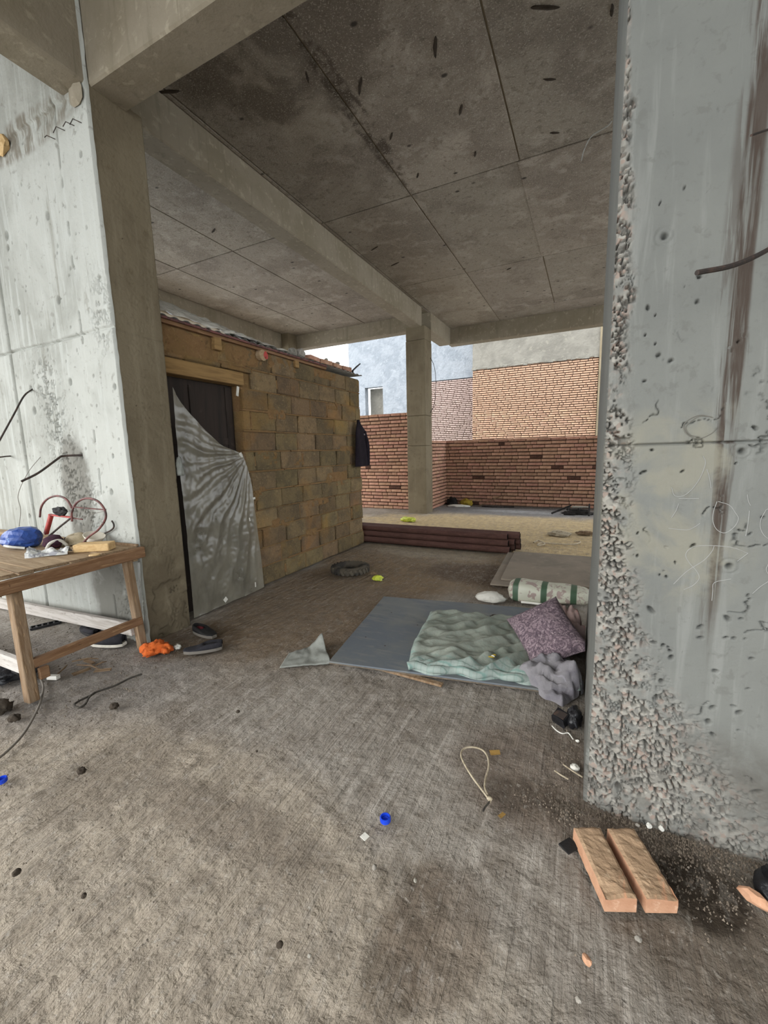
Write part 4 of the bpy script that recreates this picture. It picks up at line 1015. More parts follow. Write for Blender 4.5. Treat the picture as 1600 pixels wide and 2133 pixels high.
# ================================================================== UNDER AND AROUND THE TABLE
def shoe(name, label, c, ang, L, upper, sole, lining=None, low=False, group=None):
    t = thing(name, label, 'shoe', (c[0], c[1], 0), group)
    u = Vector((math.cos(ang), math.sin(ang), 0)); n = Vector((-u.y, u.x, 0)); c = Vector((c[0], c[1], 0))
    def w(s_): return .036+.014*math.sin(min(1, s_*1.1)*math.pi*.95)-(.018*max(0, s_-.85)/.15)-(.012*max(0, .12-s_)/.12)
    def ring(s_, z, k=1.0): return [c+u*((s_-.5)*L)+n*(w(s_)*k*sd_)+Vector((0, 0, z)) for sd_ in (-1, 1)]
    S = np.linspace(0, 1, 15)
    out = [c+u*((s_-.5)*L)+n*w(s_) for s_ in S]+[c+u*((s_-.5)*L)-n*w(s_) for s_ in S[::-1]]
    m_ = len(out); b = MB()
    V = [p+Vector((0, 0, .002)) for p in out]+[p+Vector((0, 0, .026)) for p in out]
    b.add(V, [(i, (i+1) % m_, m_+(i+1) % m_, m_+i) for i in range(m_)]+[tuple(range(m_-1, -1, -1)), tuple(range(m_, 2*m_))]); b.build('sole', sole, t, False, .004)
    P = []
    for s_ in S:
        hh = (.055 if low else .085)*(1-.62*float(sst(.30, .75, s_)))+.012; row = []
        op = (.02 < s_ < .46)
        for a in np.linspace(0, math.pi, 13):
            k = math.cos(a); z = .026+(hh-.026)*min(1, math.sin(a)**.55*1.02)
            if op and abs(k) < .62: z = .030
            row.append(c+u*((s_-.5)*L)+n*(w(s_)*.96*k)+Vector((0, 0, z)))
        P.append(row)
    o = MB().grid(P).build('upper', upper, t, True); o.modifiers.new('t', 'SOLIDIFY').thickness = .003
    o2 = o
    if lining: MB().blob(c+u*(-.06*L/.27)+Vector((0, 0, .034)), (.05, .028, .022), 4, .15, 1.4, 2, .01, ang).build('insole', lining, t, True)
    if not low:
        for k in range(3):
            s_ = .5+.08*k; z = .07-.012*k
            MB().tube([c+u*((s_-.5)*L)+n*(w(s_)*.6)+Vector((0, 0, z-.006)), c+u*((s_-.49)*L)+Vector((0, 0, z+.004)), c+u*((s_-.48)*L)-n*(w(s_)*.6)+Vector((0, 0, z-.006))], .003, 5).build('lace', 'white_rubber', o2)
    return t
q = G(226, 1344); shoe('sneaker', 'black sneaker with white rubber sole under the workbench', (q.x, q.y), R(200), .27, 'shoe_canvas', 'white_rubber', 'black_rubber')
q = G(188, 1318); shoe('dark_shoe', 'plain black shoe lying behind the white-soled sneaker', (q.x, q.y), R(172), .26, 'shoe_canvas', 'black_rubber', 'black_rubber', True)
q = G(427, 1322); shoe('slip_on_shoe', 'black slip-on shoe with red lining below the plastic sheet', (q.x, q.y), R(-8), .26, 'black_rubber', 'cable_grey', 'red_fabric', True)
q = G(424, 1356); shoe('canvas_slipper', 'dark canvas slipper lying beside the orange rag', (q.x, q.y), R(222), .26, 'shoe_canvas', 'cable_grey', 'black_rubber', True)
def rag(name, c, size, mat, label, cat='rag', seed=1, amp=.45, rz=0, sub=3, z=0.0, freq=1.9):
    return tag(MB().blob((c[0], c[1], z+size[2]*.55), size, seed, amp, freq, sub, size[2]*.55, rz, True).build(name, mat, None, True), label, cat)
q = G(327, 1358); ob = MB()
for k, (dx_, dy_, sx_, sy_, sz_, rz_) in enumerate(((-.06, -.02, .05, .035, .035, .4), (.0, .0, .06, .04, .045, 1.2), (.05, .03, .055, .03, .035, -.3), (.0, -.05, .04, .03, .03, .9), (.06, .045, .032, .02, .024, .6), (-.03, .035, .04, .03, .04, 2.0))):
    ob.blob((q.x+dx_, q.y+dy_, sz_*.6), (sx_, sy_, sz_), k+40, .38, 2.6, 3, sz_*.6, rz_, True)
tag(ob.build('orange_rag', 'orange_fabric', None, True), 'crumpled orange rag on the floor at the foot of the column', 'rag')
q = G(370, 1350); rag('paper_scrap', q, (.022, .018, .016), 'paper', 'small white paper scrap beside the orange rag', 'paper', 6)
q = G(112, 1414); tag(MB().cbox((q.x, q.y, .012), (.035, .016, .012), .003, .002, Matrix.Rotation(.4, 3, 'Z')).build('white_plug', 'white_plastic'), 'small white plastic plug on the floor near the bench leg', 'plug')
def under_table():
    # black sack at the frame edge with a mouth
    q = G(25, 1420); t = thing('black_sack', 'black crinkled plastic sack under the workbench', 'sack', (q.x, q.y, 0))
    MB().blob((q.x-.17, q.y, .040), (.19, .12, .048), 12, .3, 1.7, 3, .040, .15, True).build('body', 'black_plastic', t, True)
    MB().lathe([(.055, -.05), (.06, 0), (.052, .05), (.058, .07), (.045, .065), (.04, 0)], (q.x+.015, q.y+.06, .060), 18, Matrix.Rotation(R(75), 3, 'Y')).build('neck', 'black_rubber', t, True)
    tag(MB().tube(catmull([G(66, 1398, .006), G(61, 1408, .006), G(58, 1424, .006), G(62, 1436, .006), G(78, 1436, .006)], 5), .006, 6).build('hose_end', 'cable_grey'), 'grey hose loop lying by the black sack', 'hose')
    # perforated black strip
    a, b = G(80, 1304, .01)-Vector((0, .055, 0)), G(140, 1290, .01)-Vector((0, .055, 0)); t = thing('perforated_strip', 'black perforated plastic strip on the floor under the bench', 'strip', ((a.x+b.x)/2, (a.y+b.y)/2, 0))
    d = (b-a); L = d.length; d.normalize(); n = Vector((-d.y, d.x, 0))
    for sd_ in (-1, 1): MB().bar(a+n*.03*sd_, b+n*.03*sd_, .012, .02, (0, 0, 1), .002).build('side', 'black_plastic', t)
    for k in range(6):
        p = a+d*(L*k/5); MB().bar(p-n*.03, p+n*.03, .012, .018, (0, 0, 1), .002).build('rung', 'black_plastic', t)
    # lumps and sticks
    for k, (px, py, s_, lab) in enumerate(((5, 1480, .05, 'dark clod at the edge of the swept floor'), (30, 1500, .026, 'smaller dark clod beside the bigger clod'), (238, 1474, .022, 'dark lump near the black rope loop'), (170, 1608, .018, 'small dark clod on the swept concrete'))):
        q = G(px, py); rag('clod', q, (s_, s_*.8, s_*.7), 'dark_clod', lab, 'clod', k+20, .35)
    for k, (a, b, lab) in enumerate((((160, 1385), (210, 1395), 'dry twig among the floor litter before the bench'), ((150, 1378), (205, 1372), 'long thin twig in front of the sneaker'), ((120, 1404), (140, 1385), 'short dark twig by the white plug'), ((195, 1388), (222, 1378), 'brittle twig near the bench litter'))):
        a = G(*a, .006); b = G(*b, .006); mid = (a+b)/2+Vector((.01, .01, .010))
        tag(MB().tube([a, mid, b], [.004, .005, .003], 6).build('twig', 'twig'), lab, 'twig')
    for k, (px, py) in enumerate(((186, 1380), (214, 1398), (170, 1400))):
        q = G(px, py); tag(MB().cbox((q.x, q.y, .005), (.05, .012, .004), .001, .004, Matrix.Rotation(k*.7, 3, 'Z')).build('bark_piece', 'twig'), ('broad flake of bark before the sneaker', 'narrow flake of bark among the twigs', 'bark flake with a twig across it')[k], 'bark')
    tag(MB().tube(catmull([G(296, 1404, .006), G(270, 1413, .006), G(240, 1428, .006), G(205, 1440, .008), G(190, 1448, .006), G(165, 1460, .006), G(155, 1468, .006), G(165, 1474, .006), G(178, 1466, .008), G(186, 1452, .01), G(198, 1442, .012)], 5), .006, 6).build('dark_rope', 'rope_dark'), 'dark knotted rope with a loop end on the floor', 'rope')
    tag(MB().tube(catmull([G(82, 1408, .006), G(90, 1430, .006), G(85, 1460, .006), G(72, 1490, .006), G(50, 1527, .006), G(20, 1560, .006), G(-20, 1590, .006), G(-120, 1640, .006), G(-200, 1640, .006)], 7), .006, 7).build('grey_cable', 'cable_grey'), 'grey cable curving from the bench leg across the floor', 'cable')
under_table()

# ================================================================== BEDDING
def bedding():
    ang = R(9.5); u = Vector((math.cos(ang), math.sin(ang), 0)); n = Vector((-u.y, u.x, 0)); A = Vector((-1.49, 2.13, 0))
    Mz = Matrix.Rotation(ang, 3, 'Z')
    c = A+u*.745+n*.635
    t = thing('bed_board', 'large grey plywood sheet lying on laths under the quilt', 'board', (c.x, c.y, .012))
    fc = MB().cbox((c.x, c.y, .0295), (.745, .635, .0055), .002, 0, Mz).build('face', 'plywood_grey', t)
    MB().cbox((c.x, c.y, .020), (.7435, .6335, .004), 0, 0, Mz).build('ply_core', 'plywood_edge', t)
    for (s_, v) in ((.18, .9), (.45, .7), (.30, .3), (.6, 1.05), (.12, .4)):
        p = A+u*s_+n*v; MB().blob((p.x, p.y, .035), (.008, .006, .002), 3, .2, 2, 1).build('nail_head', 'steel_dark', fc)
    for k, (a, b, lab) in enumerate((((-1.16, 2.23), (-.73, 2.205), 'split lath poking from under the grey board'), ((-1.5, 3.0), (-.4, 3.2), 'lath hidden beneath the grey board'))):
        tag(MB().bar((a[0], a[1], .0085), (b[0], b[1], .0085), .035, .015, (0, 0, 1), .002).build('lath', 'wood_weathered'), lab, 'lath')
    # far boards, one on another, propped
    a = R(2.5); Mf = Matrix.Rotation(a, 3, 'Z')
    tag(MB().cbox((-.03, 4.84, .035), (.85, .69, .009), .002, 0, Mf).build('shutter_board', 'plywood_dusty'), 'pale dusty board under the far plywood sheet', 'board')
    tag(MB().cbox((.04, 4.92, .053), (.84, .62, .009), .002, 0, Mf).build('shutter_board', 'plywood_dusty'), 'dusty brown plywood sheet lying beside the steel pipes', 'board')
    for y in (4.35, 5.30): tag(MB().bar((-.7, y, .013), (.7, y+.03, .013), .05, .026, (0, 0, 1), .002).build('batten', 'wood_weathered'), 'batten under the front of the dusty boards' if y < 5 else 'batten under the back of the dusty boards', 'batten')
    # quilt
    zb = .0355; Q0 = Vector((-.965, 2.225, 0)); qa = R(12.5); qu = Vector((math.cos(qa), math.sin(qa), 0)); qn = Vector((-qu.y, qu.x, 0))
    LU, LV = 1.00, .90; nu, nv = 150, 120; P = []; hem = []
    for i in range(nu+1):
        row = []
        for j in range(nv+1):
            s_, v = i/nu, j/nv
            e = min(s_*LU, (1-s_)*LU, v*LV, (1-v)*LV)
            prof = math.sqrt(max(0, 1-(1-min(1, e/.055))**2))
            # scalloped front hem
            sc = .022*math.sin(s_*23+1.1)*max(0, 1-v*4)+.02*mnoise.noise(Vector((s_*5, 0, 1)))*max(0, 1-v*3)
            x, y = s_*LU-.02*math.sin(v*5)*(1-s_), v*LV+sc
            # pulled creases converge towards the pillow
            w = (x*.55-y*.9)
            cr = 1-2*abs(math.sin(w*19+1.6*mnoise.noise(Vector((x*2.2, y*2.2, 4)))+x*3))
            amp = .019*(.35+.65*float(sst(.1, .5, s_)))
            dim = mnoise.noise(Vector((x*5.5, y*5.5, 9)))*.018+mnoise.noise(Vector((x*14-y*8, y*17, 5)))*.012-abs(mnoise.noise(Vector((x*9-y*16, y*6+x*4, 7))))*.022
            ridge = -abs(mnoise.noise(Vector((x*7+y*3, y*9-x*2, 2))))*.016
            tuft = -.018*math.exp(-(((x % .27)-.135)**2+((y % .27)-.135)**2)/.0009)
            tops = .068+.012*math.sin(v*3.0)+cr*amp+dim+ridge+tuft
            under = .012 if (v < .12 and .12 < s_ < .22) else 0
            p = Q0+qu*x+qn*y; row.append(Vector((p.x, p.y, zb+max(0, prof*tops)+(.001 if prof else 0))))
            hem.append(float(max(sst(.20, .02, v), .8*sst(.07, .0, s_))))
        P.append(row)
    # loose cloth: each heap rests on the surfaces below it
    def grid_tree(P):
        b_ = MB().grid(P); return BVHTree.FromPolygons(b_.v, b_.f)
    def rest_z(trees, x, y, z):
        for t_ in trees:
            h_ = t_.ray_cast(Vector((x, y, 2)), Vector((0, 0, -1)))[0]
            if h_ is not None: z = max(z, h_.z)
        return z
    quilt_top = grid_tree(P)
    def heap(name, c, hu, hv, ang, hgt, mat, label, seed, z, folds=6.0, below=(), above=None):
        uu = Vector((math.cos(ang), math.sin(ang), 0)); vv = Vector((-uu.y, uu.x, 0)); P = []; N = 46
        for i in range(N+1):
            row = []
            for j in range(N+1):
                a, b = i/N*2-1, j/N*2-1
                k = mnoise.noise(Vector((a*1.6, b*1.6, seed))); ed = max(0, 1-max(abs(a), abs(b))**5)
                edge = 1+.12*mnoise.noise(Vector((a*2.1, b*2.1, seed+4)))
                f = .5+.5*math.sin((b*1.1+.35*a*a)*folds+2.2*k)
                h = ed**.5*(hgt*.45+hgt*.55*f**.8+.25*hgt*mnoise.noise(Vector((a*4, b*4, seed+2))))
                p = c+uu*(a*hu*edge)+vv*(b*hv*edge); x_ = min(p.x, .028); g_ = rest_z(below, x_, p.y, z)+.002; h = max(.001, h)
                if above is not None:      # tucked under what lies over it
                    u_ = above.ray_cast(Vector((x_, p.y, 0)), Vector((0, 0, 1)))[0]
                    if u_ is not None: h = max(.0005, min(h, u_.z-g_-.004))
                row.append(Vector((x_, p.y, g_+h)))
            P.append(row)
        o = tag(MB().grid(P).build(name, mat, None, True), label, 'cloth'); return o, grid_tree(P)
    t = thing('quilt', 'pale green checked quilt folded on the grey board', 'quilt', (Q0.x+.45, Q0.y+.5, zb))
    o = MB().grid(P).build('cover', 'quilt_green', t, True)
    at = o.data.attributes.new('hem', 'FLOAT', 'POINT'); at.data.foreach_set('value', hem)
    # rolled lower layer seen under the front edge
    pts = [Q0+qu*(LU*k/24)+qn*(.012+.016*math.sin(k*1.1))+Vector((0, 0, zb+.026+.006*math.sin(k*1.7))) for k in range(25)]
    hb = MB().tube(catmull(pts, 3), .026, 10); hem_top = BVHTree.FromPolygons(hb.v, hb.f)
    o = hb.build('hem_roll', 'quilt_green', t, True); at = o.data.attributes.new('hem', 'FLOAT', 'POINT'); at.data.foreach_set('value', [1.0]*len(o.data.vertices))
    p = G(1025, 1363, .11); z0 = rest_z((quilt_top,), p.x, p.y, zb)-.002
    tt = thing('yellow_peel', 'small yellow twist of wrapper lying on the quilt', 'wrapper', (p.x, p.y, z0))
    MB().tube([p+Vector((.022*math.cos(a), .022*math.sin(a), .0+.004*math.sin(3*a)-(.11-z0)+.006)) for a in np.linspace(.3, 5.6, 12)], .005, 6).build('strip', 'yellow_cloth', tt, True)
    MB().blob((p.x+.008, p.y-.008, z0+.008), (.014, .010, .008), 3, .3).build('white_core', 'paper', tt, True)
    pink, pink_top = heap('pink_cloth', Vector((-.10, 3.14, 0)), .11, .19, R(12), .20, 'pink_cloth', 'faded pink cloth bunched behind the paisley pillow', 5, .0355, 5, (quilt_top,))
    # pillow
    c = G(1160, 1322, .215); c.x = min(c.x, -.20); Mp = Matrix.Rotation(R(36), 3, 'X') @ Matrix.Rotation(R(-12), 3, 'Y') @ Matrix.Rotation(R(32), 3, 'Z')
    n_ = 44; P1 = []; P2 = []
    for i in range(n_+1):
        r1 = []; r2 = []
        for j in range(n_+1):
            a, b = i/n_*2-1, j/n_*2-1
            th = ((1-abs(a)**2.6)*(1-abs(b)**2.6))**.5 if abs(a) < 1 and abs(b) < 1 else 0
            pin = 1-.10*(1-abs(a)**2)*abs(b)**3
            x = a*.185*(1-.08*(1-b*b)*abs(a)**3); y = b*.225*pin
            wr = .014*mnoise.noise(Vector((x*9, y*9, 3)))*th
            r1.append(c+Mp @ Vector((x, y, .085*th+wr))); r2.append(c+Mp @ Vector((x, y, -.060*th)))
        P1.append(r1); P2.append(r2[::-1])
    for G_ in (P1, P2):
        for row in G_:
            for q_ in row: q_.x = min(q_.x, .028); q_.z = max(q_.z, rest_z((quilt_top, pink_top), q_.x, q_.y, .04)+.003)
    pillow_under = grid_tree(P2)
    b = MB().grid(P1); b.grid(P2); o = b.build('pillow', 'pillow_paisley', None, True)
    tag(o, 'purple grey paisley pillow slumped on the green quilt', 'pillow')
    board_top = BVHTree.FromPolygons([(c_+Mz @ Vector((sx*.745, sy*.635, 0))) for c_ in (A+u*.745+n*.635+Vector((0, 0, .035)),) for sx, sy in ((-1, -1), (1, -1), (1, 1), (-1, 1))], [(0, 1, 2, 3)])
    heap('grey_blanket', Vector((-.125, 2.47, 0)), .14, .15, R(-28), .075, 'grey_wool', 'dirty grey blanket heaped between the pillow and the wall end', 3, .0, 5, (quilt_top, hem_top, board_top), pillow_under)
    # flowered bag and cloth behind the board
    q = Vector((-.28, 3.93, 0)); t = thing('flowered_bag', 'white cloth bag with green stripes behind the grey board', 'bag', q)
    P = []
    for i in range(41):
        e = i/20-1; k = max(0, 1-abs(e)**9)**.5; row = []
        for j in range(25):
            a = 2*math.pi*j/24; ca, sa = math.cos(a), math.sin(a); n1 = 1+.10*mnoise.noise(Vector((e*3, ca*2, sa*2)))
            yy = .13*math.copysign(abs(ca)**.6, ca)*k*n1; zz = .082+.080*math.copysign(abs(sa)**.6, sa)*k*n1*(1.05-.25*e)
            row.append(Vector((q.x+.36*e*math.cos(R(6))-yy*math.sin(R(6)), q.y+.36*e*math.sin(R(6))+yy*math.cos(R(6)), max(.002, zz))))
        P.append(row)
    MB().grid(P).build('body', 'flower_bag', t, True)
    MB().tube(catmull([(q.x-.22, q.y-.145, .012), (q.x-.05, q.y-.14, .012), (q.x+.15, q.y-.13, .012)], 5), .012, 6).build('piping', 'white_plastic', t, True)
    q = G(1022, 1251); rag('white_rag', q, (.12, .07, .05), 'paper', 'small dirty white bundle beside the flowered bag', 'bundle', 8, .25)
    q = G(1040, 1288, .036); rag('leaf_litter', q, (.05, .025, .014), 'dark_clod', 'dark crumbs of litter on the grey board', 'litter', 9, .5, z=.0355)
    # felt pad turned up at one end
    a0, a1, a2, a3 = G(583, 1392), G(602, 1362), G(672, 1340), G(690, 1382); P = []
    for i in range(41):
        row = []
        for j in range(17):
            s_, v = i/40, j/16
            p = (a0*(1-v)+a1*v)*(1-s_)+(a3*(1-v)+a2*v)*s_
            h = .008+.006*mnoise.noise(Vector((s_*7, v*5, 1)))+.02*max(0, s_-.45)*math.sin(v*9+s_*6)+.11*max(0, s_-.62)*v**2.2*1.6
            row.append(Vector((p.x, p.y, max(.003, h))))
        P.append(row)
    o = tag(MB().grid(P).build('felt_pad', 'pale_felt', None, True), 'grey felt strip with an upturned corner by the board', 'pad'); o.modifiers.new('t', 'SOLIDIFY').thickness = .006
bedding()

# ================================================================== STEEL PIPES, TYRE, FAR LITTER
def pipes():
    r_ = .046; rows = [(5.60, 5, 0), (5.646, 4, 1), (5.692, 3, 2)]
    ends = {0: (-.90, -.95, -.86, -.80, -.92), 1: (-.93, -.86, -.80, -.90), 2: (-.95, -.80, -.82)}
    words = {0: ('front pipe of the bottom layer', 'second pipe of the bottom layer', 'middle pipe of the bottom layer', 'fourth pipe of the bottom layer', 'rear pipe of the bottom layer'),
             1: ('front pipe of the middle layer', 'second pipe of the middle layer', 'third pipe of the middle layer', 'rear pipe of the middle layer'), 2: ('front pipe of the top layer', 'middle pipe of the top layer', 'rear pipe of the top layer')}
    for y, n, k in rows:
        for i in range(n):
            z = r_+k*r_*1.74; yy = y+i*2*r_*1.005; x1 = ends[k][i]; x0 = -6.4
            t = thing('steel_pipe', 'rusty steel pipe, '+words[k][i]+' beside the hut', 'pipe', ((x0+x1)/2, yy, z-r_), 'rusty pipes in the pile')
            MB().tube([(x0, yy, z), (x0/2+x1/2, yy, z), (x1, yy, z)], r_, 16, False).build('wall', 'rust', t, True)
            M = Matrix.Rotation(R(90), 3, 'Y')
            MB().lathe([(r_, 0), (r_*.86, 0), (r_*.86, -.25), (0, -.25)], (x1, yy, z), 16, M).build('bore', 'rust_inside', t)
pipes()
def far_things():
    q = G(730, 1192); t = thing('old_tyre', 'small worn tyre lying flat before the block hut', 'tyre', (q.x, q.y, 0))
    prof = [(.11+.075*0+.055+.055*math.cos(a), .048+.045*math.sin(a)) for a in np.linspace(0, 2*math.pi, 15)]
    cas = MB().lathe(prof, (q.x, q.y, 0), 32).build('casing', 'tyre_rubber', t, True)
    for k in range(26):
        a = 2*math.pi*k/26; c = Vector((q.x+.215*math.cos(a), q.y+.215*math.sin(a), .05))
        MB().cbox(c, (.012, .016, .034), .003, 0, Matrix.Rotation(a, 3, 'Z') @ Matrix.Rotation(R(25), 3, 'X')).build('tread_lug', 'tyre_rubber', cas)
    q = G(787, 1208); rag('yellow_wrapper', q, (.05, .035, .03), 'yellow_wrap', 'bright yellow-green wrapper on the floor near the tyre', 'wrapper', 3, .4)
    q = G(779, 1197); rag('brown_rag', q, (.040, .022, .02), 'twig', 'small brown rag between tyre and yellow-green wrapper', 'rag', 13, .4)
    q = G(851, 1086); rag('yellow_wrapper', q, (.12, .06, .05), 'yellow_wrap', 'yellow plastic wrapper beyond the rusty pipes', 'wrapper', 5, .45)
    rag('white_sheet', (-2.86, 9.96, 0), (.25, .10, .028), 'white_plastic', 'white plastic scrap on the ash below the brick wall', 'plastic', 7, .3)
    rag('yellow_cloth', (-2.74, 10.255, 0), (.13, .065, .09), 'yellow_cloth', 'mustard yellow cloth against the low brick wall', 'cloth', 9, .4)
    rag('dark_rag', (-3.11, 10.255, 0), (.115, .065, .11), 'charcoal', 'black rag in the corner of the brick walls', 'rag', 11, .35)
    tag(MB().tube([(-2.40, 10.15, .01), (-1.90, 10.352, .24)], [.012, .009], 6).build('stick', 'twig'), 'thin stick leaning on the low brick wall', 'stick')
    tag(MB().tube(catmull([(-2.30, 10.04, .014), (-1.95, 10.02, .014), (-1.55, 10.14, .014)], 5), .014, 6).build('stick', 'charcoal'), 'charred stick lying along the low brick wall', 'stick')
    rr = random.Random(9)
    names = ('thickest charred log in the burnt heap', 'charred branch leaning over the burnt heap', 'short charred stub at the front of the burnt heap', 'charred stick crossing the burnt heap', 'grey ashen stick on the burnt heap', 'thin burnt stick under the brick wall corner', 'charred log end toward the wall', 'burnt splinter on the ash')
    burnt = (((-.36, 9.40, .040), (.04, 9.44, .040), .040), ((-.36, 9.40, .104), (-.33, 9.72, .100), .024), ((-.42, 9.27, .026), (-.20, 9.30, .026), .026), ((-.15, 9.37, .106), (-.12, 9.74, .098), .026),
             ((-.28, 9.55, .138), (.03, 9.50, .152), .022), ((-.66, 9.34, .016), (-.30, 9.60, .165), .020), ((-.34, 9.67, .037), (.03, 9.71, .037), .037), ((.047, 9.24, .017), (.049, 9.66, .19), .018))
    for k, (p0, p1, r0) in enumerate(burnt):
        p0 = Vector(p0); p1 = Vector(p1); mid = (p0+p1)/2
        tag(MB().tube([p0, mid+Vector((.004, .004, 0)), p1], [r0, r0, r0*.9], 8).build('charred_wood', 'charcoal' if k != 4 else 'stone'), names[k], 'firewood', 'charred wood by the brick wall')
    rag('ash_heap', (-.14, 9.55, 0), (.28, .17, .026), 'charcoal', 'heap of black ash and cinders under the charred wood', 'ash', 14, .3)
    q = G(1165, 1115); rag('sand_rag', q, (.14, .08, .04), 'rope_pale', 'pale frayed rag lying on the sand', 'rag', 15, .45)
    q = G(1218, 1113); rag('sand_clump', q, (.10, .07, .03), 'twig', 'brownish clump of straw on the sand', 'straw', 16, .4)
    tag(MB().tube(catmull([G(1112, 1130, .01), G(1122, 1126, .012), G(1135, 1133, .012), G(1120, 1136, .01), G(1128, 1131, .012), G(1160, 1133, .01), G(1190, 1134, .01), G(1206, 1131, .01), G(1208, 1128, .01), G(1195, 1127, .01)], 6), .010, 6).build('sand_rope', 'rope_pale'), 'pale rope with a knotted end lying on the sand', 'rope')
    # jacket on the hut corner
    t = thing('hanging_jacket', 'dark plum jacket hanging from the end of the block wall', 'jacket', (-3.04, 5.40, 1.19))
    P = []
    for i in range(29):
        row = []; v = i/28; z = 1.86-.67*v
        wd = .02+.13*float(sst(0, .3, v))+.03*v; cy = 5.33+.075*float(sst(0, .3, v))
        for j in range(25):
            a = 2*math.pi*j/24; fo = .010*math.sin(5*a+v*3)*v
            row.append(Vector((-3.04+.022+(.022+.02*v+fo)*math.sin(a), cy+(wd+fo)*math.cos(a), z)))
        P.append(row)
    MB().grid(P).build('body', 'navy_fabric', t, True)
    MB().tube(catmull([(-3.0, 5.47, 1.70), (-2.985, 5.52, 1.5), (-2.99, 5.53, 1.30), (-2.99, 5.525, 1.2)], 5), [.03]*3+[.036]*13, 9).build('sleeve', 'navy_fabric', t, True)
    MB().cbox((-2.985, 5.46, 1.655), (.003, .03, .012), .001).build('patch', 'grey_wool', t)
    # small carrier bag caught by the door edge
    q = on(372, 965, 0, -3.0); rag('hanging_bag', (-2.985, 2.305, 0), (.020, .024, .085), 'pale_felt', 'small knotted carrier bag hanging at the column edge', 'bag', 4, .35, z=q.z-.1)
far_things()

